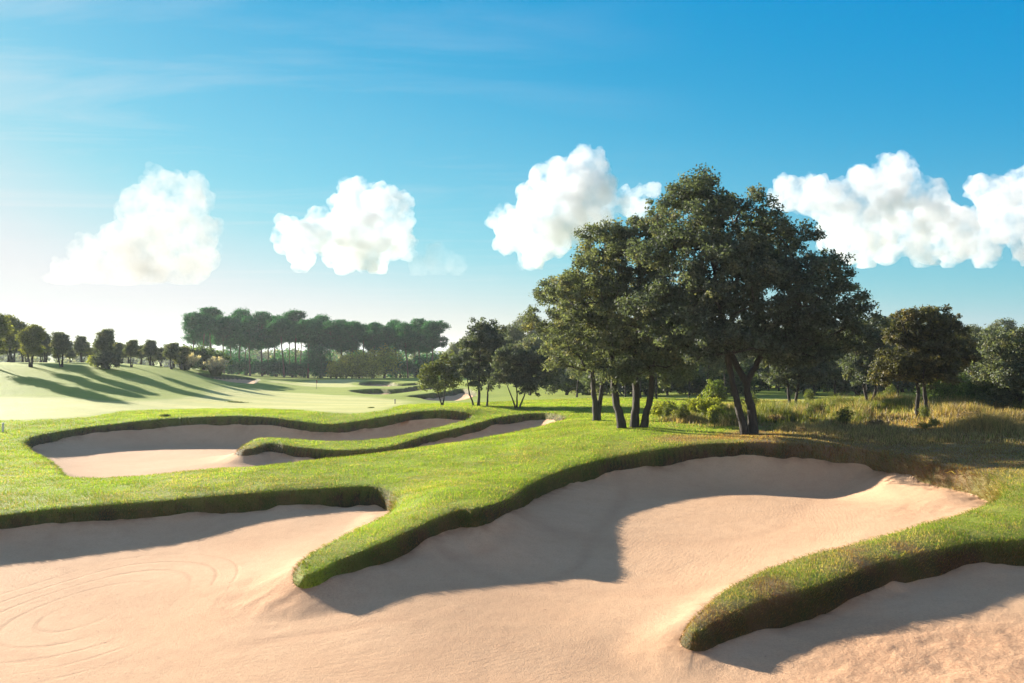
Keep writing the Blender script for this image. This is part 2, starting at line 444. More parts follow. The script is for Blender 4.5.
tp = []
tp += [r[:3] for r in mainP]; tp += [r[:3] for r in midW]
for s in smallW: tp += [r[:3] for r in s]
for px, py, z in [(600,432,.02),(500,442,-.3),(430,492,-.46),(452,485,-.44),(520,465,-.44),(400,512,-.74),(350,545,-.92),(250,479,-.80),(100,489,-.94),(0,495,-.95),(0,462,-.95),(-100,500,-1.0),(-150,450,-1.0),(15,438,-1.0),(-60,430,-.9),
   (745,437,.03),(800,440.5,.10),(660,428,.05),(520,414,-.24),(917,432,.25),(980,452,.12),(1024,466,.02),(1100,480,-.05),(1024,505,-.3),(1100,510,-.35),
   (940,530,-.55),(860,556,-.72),
   (150,410,-.72),(250,405,-.82),(100,405,-.5),(0,403,-.4),(-150,405,-.3),(235,388,-.75),(320,388,-1.25),(350,396,-1.0),(300,398,-1.0),(395,403,-.85),(450,404,-.6)]:
    tp.append(unproject(px, py, z))
for px, d, z in [(-150,82,1.7),(-40,82,1.75),(37,82,1.65),(104,86,1.6),(171,93,1.25),(60,71,.45),(-40,71,.5),(150,76,.15),(200,88,.35),(-150,71,.5),(-150,90,2.0),(37,90,1.9),(130,110,1.4),(37,140,1.0),(190,104,.85),(205,112,.75),
   (300,160,-1.6),(400,150,-1.5),(230,165,-1.0),(500,110,-.6),(480,57,-.45),(560,70,-.45),(600,55,-.15),(700,50,-.05),(773,62,-.3),(850,50,.0),(930,40,.3),(1000,45,.3),(1100,40,.3),(1250,40,.2),(1250,22,0),
   (620,90,-.8),(773,90,-.5),(1000,80,-.2),(1200,80,-.2),(600,160,-1.8),(900,160,-1.2),(1300,160,-1.0),(-300,160,.8),(-300,72,1.9),(-300,55,-.2),(-300,30,-.9)]:
    tp.append(((px - CX) / F_PX * d, d, z))
for a in (-60, -40, -20, 0, 20, 40, 60):
    for r, z in ((300, -2.2), (600, -3.0)):
        tp.append((math.sin(R(a)) * r, math.cos(R(a)) * r, z))
tp = np.array(tp)
T_ = TPS(tp[:, :2], tp[:, 2], 2e-4)
def turf_z(x, y):
    x = np.atleast_1d(np.asarray(x, float)); y = np.atleast_1d(np.asarray(y, float))
    r = np.hypot(x, y)
    z = T_(x, y)
    z = z + .03 * fbm(x * .22, y * .22, 3, 11) * sstep(12, 30, r) + .5 * fbm(x * .02, y * .02, 2, 5) * sstep(60, 160, r)
    back = sstep(8, 3, np.where(y < 0, 0, r)) 
    return z * (1 - back) + 1.2 * back
def floor_fn(pts):
    W = np.array([unproject(*p) for p in pts])
    return TPS(W[:, :2], W[:, 2], 2e-4)
F_MAIN = floor_fn([(0,683,-1.75),(300,683,-1.62),(500,683,-1.62),(700,683,-1.5),(860,683,-1.35),(1024,683,-1.2),(1250,683,-1.0),(200,600,-1.72),(50,545,-1.72),(-200,560,-1.75),(-300,650,-1.75),(430,612,-1.46),(330,600,-1.42),(590,580,-1.5),(500,560,-1.42),(360,640,-1.5),(250,600,-1.62),(520,600,-1.52),
  (700,525,-1.32),(640,500,-1.25),(750,495,-1.2),(820,485,-1.4),(860,495,-1.38),(900,496,-1.18),(930,496,-.95),(965,491,-.75),(860,648,-1.36),(1024,600,-1.1),(1100,600,-1.05),(760,645,-1.42),(690,645,-1.5),(660,600,-1.5),(800,540,-1.25),
  (190,545,-1.70),(330,522,-1.27),(383,497,-1.05),(300,540,-1.5),(270,575,-1.56),(100,520,-1.65),(512,900,-1.6),(0,900,-1.7),(1024,900,-1.3)])
F_MID = floor_fn([(140,460,-2.0),(60,452,-1.95),(235,451,-2.05),(100,440,-1.95),(200,440,-2.0),(300,444,-2.25),(360,441,-2.15),(400,440,-2.0),(440,430.5,-1.6),(462,418,-1.0),(225,460,-1.9),(280,470,-1.9),(330,469,-2.0),(400,464,-2.0),(450,454,-1.9),(500,440,-1.6),(555,424,-1.0)])

polys = [(catmull(mainP[:, [0, 1, 3]], 5), F_MAIN, 2.4), (catmull(midW[:, [0, 1, 3]], 5), F_MID, 2.6)]
for (lab, L, dep), W in zip(SMALL, smallW):
    zc = float(np.mean(W[:, 2]))
    polys.append((catmull(W[:, [0, 1, 3]], 5), (lambda x, y, zc=zc, dep=dep: np.full(np.shape(x), zc - dep)), 5.0))

def poly_dist(px, py, Q):
    """signed distance (inside > 0), nearest outline point, lip height there"""
    n = len(px); best = np.full(n, 1e9); nx = np.zeros(n); ny = np.zeros(n); lp = np.zeros(n); ins = np.zeros(n, bool)
    for i in range(len(Q)):
        a = Q[i]; b = Q[(i + 1) % len(Q)]
        ex, ey = b[0] - a[0], b[1] - a[1]; L2 = ex * ex + ey * ey + 1e-12
        t = np.clip(((px - a[0]) * ex + (py - a[1]) * ey) / L2, 0, 1)
        qx = a[0] + t * ex; qy = a[1] + t * ey
        d = (px - qx) ** 2 + (py - qy) ** 2
        k = d < best
        best[k] = d[k]; nx[k] = qx[k]; ny[k] = qy[k]; lp[k] = (a[2] + t * (b[2] - a[2]))[k]
        c = (a[1] > py) != (b[1] > py)
        if c.any():
            xi = a[0] + (py - a[1]) / (ey if abs(ey) > 1e-12 else 1e-12) * ex
            ins ^= c & (px < xi)
    sd = np.sqrt(best)
    return np.where(ins, sd, -sd), nx, ny, lp

# radii and angles of the one ground sheet
rad = [0.6]
while rad[-1] < 9: rad.append(rad[-1] * 1.05)
while rad[-1] < 60: rad.append(rad[-1] * 1.0033)
while rad[-1] < 170: rad.append(rad[-1] * 1.0052)
while rad[-1] < 400: rad.append(rad[-1] * 1.015)
while rad[-1] < 3200: rad.append(rad[-1] * 1.06)
rad = np.array(rad)
th = np.concatenate([np.linspace(-180, -60, 24, endpoint=False), np.linspace(-60, -36, 60, endpoint=False), np.linspace(-36, 36, 1250, endpoint=False), np.linspace(36, 60, 60, endpoint=False), np.linspace(60, 180, 24, endpoint=False)])
th = np.radians(th); NT, NR = len(th), len(rad)
RR, TT = np.meshgrid(rad, th, indexing='ij')
X = (RR * np.sin(TT)).ravel(); Y = (RR * np.cos(TT)).ravel(); RF = RR.ravel()
cell = np.maximum(RF * math.radians(72 / 1250), RF * .0035)
SD = np.full(len(X), -1e3); PID = np.full(len(X), -1); WALLW = np.full(len(X), .12); LIPH = np.zeros(len(X))
for pi, (Q, Ff, reach) in enumerate(polys):
    mn = Q[:, :2].min(0) - 3; mx = Q[:, :2].max(0) + 3
    sel = np.where((X > mn[0]) & (X < mx[0]) & (Y > mn[1]) & (Y < mx[1]))[0]
    sd, nx, ny, lp = poly_dist(X[sel], Y[sel], Q)
    w = np.maximum(.14, 1.3 * cell[sel]); cl = cell[sel]
    k = np.abs(sd) < .5 * cl                      # the sheet's vertices settle on the outline
    X[sel[k]] = nx[k]; Y[sel[k]] = ny[k]
    dx = X[sel] - nx; dy = Y[sel] - ny; dl = np.maximum(np.hypot(dx, dy), 1e-9)
    k2 = (~k) & (np.abs(sd - w) < .5 * cl) & (sd > 0)
    X[sel[k2]] = (nx + dx / dl * w)[k2]; Y[sel[k2]] = (ny + dy / dl * w)[k2]
    sd = np.where(k, 0, np.where(k2, w, sd))
    u = sd > SD[sel]
    SD[sel[u]] = sd[u]; PID[sel[u]] = pi; WALLW[sel[u]] = w[u]; LIPH[sel[u]] = lp[u]
TZ = turf_z(X, Y)
Z = TZ.copy()
near = SD > -3
roll = .13 * LIPH
Z[near] -= (roll * np.exp(np.minimum(SD, 0) / .16))[near]
lipn = LIPH * (1 + .4 * fbm(X * .8, Y * .8, 4, 41))
for pi, (Q, Ff, reach) in enumerate(polys):
    k = (PID == pi) & (SD > 0)
    x, y, s, w = X[k], Y[k], SD[k], WALLW[k]
    fl = Ff(x, y)
    le_ = lipn[k] + (.42 - lipn[k]) * sstep(.1, 1.3, s)
    base = TZ[k] - np.maximum(le_, roll[k] + .04)
    g = np.clip(1 - np.maximum(s - w, 0) / reach, 0, 1) ** 2.0
    dd_ = base - (fl * (1 - g) + base * g); sz = base - .5 * (dd_ + np.sqrt(dd_ * dd_ + .07 ** 2 * (1 - g)))
    r = RF[k]
    sz = sz + .035 * fbm(x * .22, y * .22, 3, 3) * sstep(0, 1.2, s) + .005 * fbm(x * 3, y * 3, 3, 9) * sstep(0.1, .5, s)
    # trodden, lumpy sand by the ends of the tongues and on the bank at lower right
    if pi == 0:
        rg = np.exp(-(((x + 4.3) / 1.2) ** 2 + ((y - 17.0) / 1.5) ** 2)) + sstep(.5, 3.5, x - (y - 12.6) * .9 - 1.5) * sstep(15.5, 13.5, y) + .7 * np.exp(-(((x - 10.6) / 1.6) ** 2 + ((y - 22.5) / 1.6) ** 2))
        rg = np.clip(rg, 0, 1)
        sz += rg * (.04 * fbm(x * 2.5, y * 2.5, 4, 21)) * sstep(.1, .6, s)
    t = np.clip(s / w, 0, 1)
    Z[k] = np.where(s < w, (TZ[k] - roll[k]) * (1 - t) + sz * t, sz)

idx = np.arange(NR * NT).reshape(NR, NT)
nxt = np.roll(idx, -1, axis=1)
quads = np.stack([idx[:-1], idx[1:], nxt[1:], nxt[:-1]], -1).reshape(-1, 4)
fs = SD[quads]; fw = WALLW[quads]
is_sand = (fs >= fw * .93).all(1)
V = np.stack([X, Y, Z], -1)

# zones of the ground
def px_poly(P):
    return np.array([[*unproject(a, b, float(z))[:2], 0] for a, b, z in P])
def ray_ground(px, py):
    """where the sight line of a pixel meets the turf"""
    d = np.geomspace(8, 400, 3000)
    x = (px - CX) / F_PX * d; z = CAM_Z - (py - HOR) / F_PX * d
    g = turf_z(x, d)
    h = np.where(z < g)[0]
    k = h[0] if len(h) else len(d) - 1
    return float(x[k]), float(d[k]), float(g[k])
FAIR = [[(-300,421),(0,421),(80,417),(150,410.5),(250,409),(330,414),(385,410),(413,404),(415,401),(380,397.5),(330,395),(270,390),(255,387.5),(205,389),(192,397),(120,401),(60,397),(0,398),(-300,402)],
        [(268,379.8),(330,379.6),(362,380.2),(368,384),(352,387),(300,386),(282,383.5)]]
fair = np.zeros(len(X))
for P in FAIR:
    Q = np.array([[*ray_ground(a, b)[:2], 0] for a, b in P])
    Q = catmull(Q, 4)
    mn = Q[:, :2].min(0) - 4; mx = Q[:, :2].max(0) + 4
    sel = np.where((X > mn[0]) & (X < mx[0]) & (Y > mn[1]) & (Y < mx[1]) & (SD < 0))[0]
    sd, *_ = poly_dist(X[sel], Y[sel], Q)
    sd = sd + 1.2 * fbm(X[sel] * .3, Y[sel] * .3, 3, 77)
    fair[sel] = np.maximum(fair[sel], sstep(-.8, 1.5, sd) * sstep(-.6, -1.6, SD[sel]))
def dry_fn(x, y):
    # the dry, trodden ground towards the wild strip on the right
    a = x / np.maximum(y, 1)
    d = sstep(.17, .30, a + .14 * fbm(x * .35, y * .35, 3, 31)) * sstep(19, 25, y) * sstep(75, 50, y)
    d = np.maximum(d, sstep(.30, .5, a) * sstep(19, 15, y) * .6)
    d = np.maximum(d, .25 * sstep(-.1, .3, fbm(x * .5, y * .5, 3, 63)) * sstep(45, 25, y))
    d = np.maximum(d, .95 * np.exp(-((x - 3.2) ** 2 + (y - 14.2) ** 2) / 1.6))
    d = np.maximum(d, .7 * sstep(2.5, 4.5, x) * sstep(19, 17, y) * (.6 + .8 * sstep(-.2, .3, fbm(x * .8, y * .8, 3, 66))))
    d = np.maximum(d, .8 * np.exp(-((x + 12.0) ** 2 + (y - 39) ** 2) / 2.0))
    return np.clip(d, 0, 1)
dry = dry_fn(X, Y)
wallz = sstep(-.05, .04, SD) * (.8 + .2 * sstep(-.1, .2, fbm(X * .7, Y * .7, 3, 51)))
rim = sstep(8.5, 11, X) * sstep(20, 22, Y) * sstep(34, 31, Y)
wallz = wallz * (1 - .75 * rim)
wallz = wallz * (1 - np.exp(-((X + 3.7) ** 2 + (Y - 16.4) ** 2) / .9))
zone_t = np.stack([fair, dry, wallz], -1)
rg_all = np.clip(np.exp(-(((X + 4.3) / 1.2) ** 2 + ((Y - 17.0) / 1.5) ** 2)) + sstep(.5, 3.5, X - (Y - 12.6) * .9 - 1.5) * sstep(15.5, 13.5, Y) + .8 * np.exp(-(((X - 10.6) / 1.6) ** 2 + ((Y - 22.5) / 1.6) ** 2)), 0, 1)
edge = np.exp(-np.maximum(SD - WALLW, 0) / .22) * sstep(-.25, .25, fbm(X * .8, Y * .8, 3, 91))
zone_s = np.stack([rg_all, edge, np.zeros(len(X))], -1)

def sub_sheet(name, faces, mat, zone):
    u, inv = np.unique(faces, return_inverse=True)
    o = mesh_obj(name, V[u], inv.reshape(-1, 4), mat, smooth=True, attrs={'zone': zone[u]})
    tag(o, kind='structure')
    return o
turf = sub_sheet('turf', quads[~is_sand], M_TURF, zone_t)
sandlabs = ['large foreground sand bunker with raked rings between the grass tongues', 'middle sand bunker behind the left grass bank with a grass finger'] + [s[0] for s in SMALL]
fp = PID[quads].max(1)
for pi in range(len(polys)):
    f = quads[is_sand & (fp == pi)]
    if len(f):
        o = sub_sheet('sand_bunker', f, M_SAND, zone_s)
        tag(o, sandlabs[pi], 'bunker')

# ------------------------------------------------------------------ distant hills
def hill(px0, px1, d, top, label, seed):
    n, m = 90, 14
    a = np.linspace(px0, px1, n)
    prof = (np.sin(np.linspace(0, math.pi, n)) ** .6) * (top + top * .5 * fbm(a * .03, a * 0 + seed, 4, seed))
    vs = []
    for j in range(m):
        t = j / (m - 1)
        dd = d * (1 + .25 * (t - .5))
        hh = prof * math.sin(math.pi * t) * (1 + .15 * fbm(a * .08, a * 0 + j, 3, seed + j))
        vs.append(np.stack([(a - CX) / F_PX * dd, np.full(n, dd), -8 + hh], -1))
    vs = np.concatenate(vs)
    g = np.arange(n * m).reshape(m, n)
    q = np.stack([g[:-1, :-1], g[:-1, 1:], g[1:, 1:], g[1:, :-1]], -1).reshape(-1, 4)
    o = mesh_obj('hills', vs, q, M_HILL, smooth=True)
    tag(o, label, None, None, 'structure')
M_HILL = make_plain('hill_scrub', (0.05, 0.07, 0.045), .9, .4, .05)
hill(-200, 320, 1300, 18, 'low blue hills on the skyline at left', 2)
hill(150, 700, 1900, 16, 'low blue hills on the skyline behind the pines', 3)

# ------------------------------------------------------------------ trees
def tube(pts, rads, sides=8, wob=0.0, seed=0):
    pts = np.asarray(pts, float); n = len(pts); vs = []; r_ = np.random.default_rng(seed)
    for i in range(n):
        t = pts[min(i + 1, n - 1)] - pts[max(i - 1, 0)]; t /= np.linalg.norm(t) + 1e-9
        u = np.cross(t, [1, .1, 0] if abs(t[0]) < .8 else [0, 1, 0]); u /= np.linalg.norm(u); v = np.cross(t, u)
        a = np.linspace(0, 2 * math.pi, sides, endpoint=False)
        rr = rads[i] * (1 + wob * r_.normal(size=sides))
        vs.append(pts[i] + np.outer(np.cos(a) * rr, u) + np.outer(np.sin(a) * rr, v))
    vs = np.concatenate(vs)
    g = np.arange(n * sides).reshape(n, sides); h = np.roll(g, -1, 1)
    return vs, np.stack([g[:-1], h[:-1], h[1:], g[1:]], -1).reshape(-1, 4)

def leaf_cloud(cent, crad, nleaf, ll, lw, pal, r_, flat=.75, needle=False, colvar=.25):
    """many small leaf faces in clumps; returns verts, faces, colours"""
    n = len(cent); per = np.maximum(3, (nleaf * crad ** 2 / np.sum(crad ** 2))).astype(int)
    ci = np.repeat(np.arange(n), per); m = len(ci)
    d = r_.normal(size=(m, 3)); d /= np.linalg.norm(d, axis=1)[:, None]
    rr = crad[ci] * r_.random(m) ** .42 * (1 + .18 * r_.normal(size=m))
    p = cent[ci] + d * rr[:, None] * [1, 1, flat]
    # each leaf: a rhomb with a slight fold, facing mostly outwards and up
    nrm = d * .7 + r_.normal(size=(m, 3)) * .65 + [0, 0, .35]
    nrm /= np.linalg.norm(nrm, axis=1)[:, None]
    ax = np.cross(nrm, r_.normal(size=(m, 3))); ax /= np.linalg.norm(ax, axis=1)[:, None] + 1e-9
    bx = np.cross(nrm, ax)
    s = (.65 + .7 * r_.random(m))[:, None]
    L = ll * s; W = lw * s
    q = np.stack([p - ax * L * .5, p + bx * W * .5 - nrm * W * .12, p + ax * L * .5, p - bx * W * .5 - nrm * W * .12], 1).reshape(-1, 3)
    pal = np.asarray(pal)
    cc = r_.random(n); base = pal[0][None] * (1 - cc[:, None]) + pal[1][None] * cc[:, None]
    if len(pal) > 2:
        k = r_.random(n) < .14; base[k] = pal[2]
    c = base[ci] * (1 + colvar * r_.normal(size=m))[:, None]
    c = np.clip(c, .004, .9)
    return q, np.arange(4 * m).reshape(m, 4), np.repeat(c, 4, 0)

PAL_OAK = [(0.072, 0.092, 0.062), (0.135, 0.158, 0.105), (0.175, 0.175, 0.11)]
PAL_OAK_DARK = [(0.050, 0.068, 0.054), (0.098, 0.122, 0.090), (0.135, 0.142, 0.10)]
PAL_PINE = [(0.018, 0.095, 0.050), (0.045, 0.155, 0.072)]
PAL_LIME = [(0.18, 0.22, 0.03), (0.30, 0.31, 0.05)]
PAL_BUSH = [(0.05, 0.09, 0.025), (0.10, 0.15, 0.04)]

def tree_parts(root, stems, lobes, nclump, clump_r, nleaf, ll, lw, pal, seed, leaf_mat, bark_mat, branch_k=.016, sides=10, flat=.75, inner=.45, sub=0):
    r_ = np.random.default_rng(seed)
    nodes = []; par = []; rad_ = []; SV = []; SF = []; off = 0; first_free = []
    for st, r0, r1 in stems:
        st = np.asarray(st, float)
        cp = np.vstack([2 * st[0] - st[1], st, 2 * st[-1] - st[-2]])
        pts = []
        for i in range(1, len(cp) - 2):
            a, b, c, d = cp[i - 1:i + 3]
            for t in np.linspace(0, 1, 5, endpoint=False):
                pts.append(.5 * (2 * b + (c - a) * t + (2 * a - 5 * b + 4 * c - d) * t * t + (3 * b - a - 3 * c + d) * t ** 3))
        pts.append(cp[-2]); pts = np.array(pts)
        tt = np.linspace(0, 1, len(pts))
        rads = r0 + (r1 - r0) * tt ** .8
        if abs(pts[0][2]) < .3:
            rads = rads * (1 + .30 * np.exp(-tt * 14)); pts[0][2] -= .25
        pts[1:-1, :2] += r_.normal(size=(len(pts) - 2, 2)) * r0 * .12
        v, f = tube(pts, rads, sides, .06, seed); SV.append(v); SF.append(f + off); off += len(v)
        b0 = len(nodes)
        for i, p in enumerate(pts):
            nodes.append(p); par.append(b0 + i - 1 if i else -1); rad_.append(rads[i])
            first_free.append(i > len(pts) * .55)
    lobes = np.asarray(lobes, float)
    vol = lobes[:, 3] * lobes[:, 4] * lobes[:, 5]
    cent = []; tries = 0
    while len(cent) < nclump and tries < nclump * 40:
        tries += 1
        L = lobes[r_.choice(len(lobes), p=vol ** .75 / np.sum(vol ** .75))]
        d = r_.normal(size=3); d /= np.linalg.norm(d)
        rr = inner + (1 - inner) * r_.random() ** .55
        p = L[:3] + d * rr * L[3:6] * (1 - .25 * clump_r / max(L[3:6].min(), clump_r))
        if p[2] < .25: continue
        if cent and np.min(np.sum((np.array(cent) - p) ** 2, 1)) < (clump_r * .80) ** 2: continue
        cent.append(p)
    cent = np.array(cent)
    # limbs: every clump hangs on the nearest limb already grown
    node = np.array(nodes); ok = np.array(first_free)
    order = np.argsort([np.min(np.linalg.norm(node[ok] - c, axis=1)) for c in cent])
    nlist = [tuple(p) for p in nodes]; okl = list(ok); seg = []; cnt = {}
    arr = node.copy()
    for ci in order:
        c = cent[ci]
        dd = np.linalg.norm(arr - c, axis=1) + np.where(np.array(okl), 0, 50) + .8 * np.maximum(0, arr[:, 2] - c[2])
        j = int(np.argmin(dd)); a = arr[j]
        mid = (a + c) / 2 + r_.normal(size=3) * .08 * np.linalg.norm(c - a) - [0, 0, .06 * np.linalg.norm(c - a)]
        i1 = len(arr); arr = np.vstack([arr, mid, c]); okl += [True, True]; par += [j, i1]; seg += [(j, i1), (i1, i1 + 1)]
    tot = len(arr); w = np.zeros(tot)
    n0 = len(nodes)
    for i in range(tot - 1, n0 - 1, -1):
        w[i] += 1 if (i - n0) % 2 == 1 else 0
        if par[i] >= 0: w[par[i]] += w[i]
    for a, b in seg:
        ra = branch_k * math.sqrt(max(w[b], 1)) ; rb = ra * .8
        if a < n0: ra = min(ra * 1.1, rad_[a] * .9); rb = min(rb, ra)
        v, f = tube([arr[a], arr[b]], [ra, rb], 5); SV.append(v); SF.append(f + off); off += len(v)
    trunk = mesh_obj('trunk', np.concatenate(SV), np.concatenate(SF), bark_mat, root, smooth=True)
    cr = clump_r * (.6 + .65 * r_.random(len(cent)))
    if sub:       # every bough carries its own little tufts, fuller on top than below
        m_ = len(cent) * sub
        d_ = r_.normal(size=(m_, 3)); d_[:, 2] = np.abs(d_[:, 2]) * 1.0 - .38; d_ /= np.linalg.norm(d_, axis=1)[:, None]
        cen2 = np.repeat(cent, sub, 0) + d_ * np.repeat(cr, sub)[:, None] * r_.uniform(.45, 1.0, (m_, 1)) * [1, 1, .8]
        cr = np.repeat(cr, sub) * r_.uniform(.22, .46, m_); cent = cen2
    q, f, c = leaf_cloud(cent, cr, nleaf, ll, lw, pal, r_, flat)
    crown = mesh_obj('crown', q, f, leaf_mat, root, attrs={'col': c})
    return trunk, crown

def spot(px, d):
    x = (px - CX) / F_PX * d
    return x, d, float(turf_z(x, d)[0])

def px_tree(px, d, stems_px, lobes_px, label, cat='tree', group=None, name='oak_tree', nclump=120, clump_r=.5, nleaf=20000, ll=.1, lw=.06, pal=PAL_OAK, seed=1, thick=1.0, leaf_mat=None, bark=None, bk=.016, flat=.75, inner=.45):
    """a tree measured in the photograph's pixels at its own distance: stems [(px, py, depth offset)...], lobes (px, py, depth offset m, rx, ry)"""
    x, y, z = spot(px, d); s = d / F_PX
    base_py = HOR + (CAM_Z - z) / s
    root = empty(name, (x, y, z)); tag(root, label, cat, group)
    def cv(a, b, o): return ((a - px) * s, o, (base_py - b) * s)
    st = []
    for pts, r0, r1 in stems_px:
        P = [cv(*p) for p in pts]
        if abs(P[0][2]) < .6: P[0] = (P[0][0], P[0][1], float(turf_z(x + P[0][0], y + P[0][1])[0]) - z)
        st.append((P, r0, r1))
    lb = []
    for a, b, o, rx, ry in lobes_px:
        c = cv(a, b, o); lb.append((*c, rx * s, (rx + ry) * .5 * s * thick, ry * s))
    big = nleaf > 14000
    tree_parts(root, st, lb, int(nclump / 3.5) if big else nclump, clump_r * (1.55 if big else 1), int(nleaf * 1.15), ll, lw, pal, seed, leaf_mat or M_OAK, bark or M_BARK, bk * (1.5 if big else 1), flat=flat, inner=inner, sub=13 if big else 0)
    return root

# the big oak group on the right of the middle
px_tree(748, 32.0, [([(746,437,0),(738,405,.1),(731,368,.2),(722,330,-.3),(712,290,-.8),(705,245,-.6)], .145, .05),
                    ([(754,437,.1),(752,405,.2),(749,383,.3),(762,362,.5),(776,335,.6),(795,300,.8),(815,275,.5)], .165, .05),
                    ([(750,385,.25),(735,350,.8),(742,310,1.2),(748,250,1.0),(742,215,.8)], .13, .05)],
        [(694,225,-.3,48,45),(735,225,.4,48,42),(775,250,.8,48,42),(668,248,.2,28,38),(715,282,-1.0,60,48),(775,300,-.2,60,48),(822,305,.2,45,36),(845,335,.4,28,26),(834,264,.3,24,20),(800,345,.3,50,30),(700,338,-1.2,50,30),(750,345,-.8,40,26),(668,310,-.4,36,40),(865,322,.2,16,14),(862,300,.2,16,16),(874,338,.3,13,14),(800,240,.4,22,18)],
        'largest broad holm oak, its twin trunks forming a V beside the big bunker', nclump=560, clump_r=.50, nleaf=105000, ll=.105, lw=.062, pal=PAL_OAK_DARK, seed=11, bk=.015)
px_tree(638, 35.0, [([(622,424,-.1),(616,400,0),(614,370,.1),(610,335,.1),(604,300,.2),(598,270,.2)], .17, .05),
                    ([(635,424,.2),(637,395,.3),(636,360,.4),(640,320,.3),(640,270,.2),(636,240,0)], .17, .05),
                    ([(643,424,.1),(650,400,0),(652,370,-.2),(660,330,-.3),(664,300,-.4)], .15, .05)],
        [(610,262,0,36,38),(645,250,.2,36,40),(585,295,0,32,34),(622,310,-.5,42,44),(658,318,-.4,32,48),(590,345,0,34,30),(632,362,-.4,40,24),(574,330,.2,24,24),(665,365,-.4,26,20)],
        'three stemmed holm oak standing left against the largest oak', nclump=380, clump_r=.48, nleaf=72000, ll=.105, lw=.062, pal=PAL_OAK, seed=12)
px_tree(597, 40.5, [([(596,415,0),(594,395,.1),(592,370,.1),(586,335,.2),(580,310,.2)], .15, .05), ([(598,415,.1),(602,390,.2),(606,360,.3),(606,320,.3)], .13, .05)],
        [(575,320,.3,26,34),(596,310,.6,28,36),(570,350,.2,22,26),(600,355,.4,28,26),(545,328,.3,18,10),(562,300,.4,16,22)],
        'twin trunked holm oak at the left end of the big oak group, bough reaching left', nclump=210, clump_r=.5, nleaf=34000, ll=.12, lw=.07, pal=PAL_OAK, seed=13)
px_tree(793, 46.0, [([(791,416,0),(788,390,0),(786,360,0)], .10, .04), ([(795,416,.1),(798,390,.1),(803,360,.2)], .09, .04)],
        [(790,368,0,24,20),(806,350,.2,20,20),(776,352,.1,18,20),(815,372,0,14,14)],
        'slim twin stemmed oak in the weeds behind the right side of the largest oak', nclump=90, clump_r=.5, nleaf=15000, ll=.13, lw=.075, pal=PAL_OAK_DARK, seed=14)
px_tree(866, 48.0, [([(868,414,0),(864,385,0),(860,350,.1)], .10, .04), ([(872,414,0),(876,385,0),(880,350,.1)], .10, .04)],
        [(858,345,0,24,24),(880,338,.2,20,24),(868,368,0,28,20)],
        'dark oak in the weeds filling the gap under the right edge of the largest oak', nclump=110, clump_r=.5, nleaf=17000, ll=.13, lw=.075, pal=PAL_OAK_DARK, seed=15)
# right hand oaks
px_tree(922, 36.0, [([(917,431,0),(917,410,0),(918,385,0),(912,360,.1),(908,335,.1)], .10, .04), ([(928,431,.2),(928,405,.2),(927,380,.2),(935,355,.2),(942,335,.2)], .10, .04)],
        [(918,335,0,32,26),(940,338,.3,28,26),(900,355,-.2,20,24),(955,360,.3,18,22),(922,368,-.2,34,20),(925,320,.1,18,12),(888,375,-.2,10,14)],
        'rounded oak on two slim straight trunks in the dry grass right of the group', nclump=240, clump_r=.42, nleaf=42000, ll=.105, lw=.062, pal=[(0.06,0.062,0.034),(0.10,0.10,0.052),(0.15,0.125,0.06)], seed=16)
px_tree(972, 50.0, [([(970,418,0),(971,390,0),(970,360,0)], .11, .05), ([(976,418,.2),(980,390,.1),(984,360,.2)], .10, .05)],
        [(968,352,0,22,22),(985,362,.3,18,24),(962,378,0,22,20),(976,384,.3,16,16)],
        'dark oak half hidden behind the right of the two trunked oak', nclump=110, clump_r=.5, nleaf=17000, ll=.13, lw=.075, pal=PAL_OAK_DARK, seed=17)
px_tree(1014, 40.0, [([(1012,422,0),(1010,400,0),(1006,370,.1),(1000,350,.1)], .11, .04), ([(1020,422,.1),(1022,395,.1),(1028,360,.2)], .11, .04)],
        [(1004,352,0,24,20),(1028,348,.2,26,20),(998,378,-.2,22,20),(1024,382,0,24,24),(1045,370,.2,24,26),(1000,400,0,18,12)],
        'oak cut off by the right edge of the photo with foliage almost to the ground', nclump=180, clump_r=.45, nleaf=30000, ll=.11, lw=.066, pal=PAL_OAK, seed=18)
# small oaks by the fairway
px_tree(442, 57.5, [([(442,406,0),(438,393,.1),(434,380,.1)], .055, .025), ([(442.5,406,.05),(445,390,0),(446,370,0)], .06, .025)],
        [(432,374,0,12,14),(446,366,.2,13,14),(452,380,0,10,10),(426,382,.1,8,8),(440,384,0,14,7)],
        'thinnest young oak with an airy crown standing in front of the sunlit bunker', nclump=70, clump_r=.38, nleaf=5200, ll=.14, lw=.08, pal=[(0.07,0.09,0.03),(0.11,0.13,0.04)], seed=21)
px_tree(481, 56.5, [([(479,408,0),(479,390,0),(479,365,0),(482,345,0)], .10, .04), ([(474,407,.2),(469,392,.2),(467,375,.2)], .06, .03), ([(487,408,-.2),(488,392,-.2),(490,370,0)], .07, .03)],
        [(484,338,0,18,17),(476,350,.2,20,18),(494,355,.2,18,20),(468,366,0,16,16),(482,375,-.3,24,14),(500,372,0,12,16)],
        'tallest of the small oaks by the fairway, three straight trunks', nclump=150, clump_r=.5, nleaf=21000, ll=.14, lw=.085, pal=PAL_OAK_DARK, seed=22)
px_tree(518, 52.5, [([(516,411,0),(512,398,0),(506,382,.1)], .06, .025), ([(517,411,.1),(517,395,.1),(516,378,.1)], .06, .025), ([(519,411,0),(524,396,0),(530,380,.1)], .06, .025)],
        [(514,362,0,20,15),(534,364,.2,18,16),(506,376,0,16,12),(528,380,-.1,22,12),(545,374,.2,11,12)],
        'vase shaped oak with stems fanning from one foot at the end of the middle bunker', nclump=130, clump_r=.45, nleaf=18000, ll=.13, lw=.08, pal=PAL_OAK_DARK, seed=23)
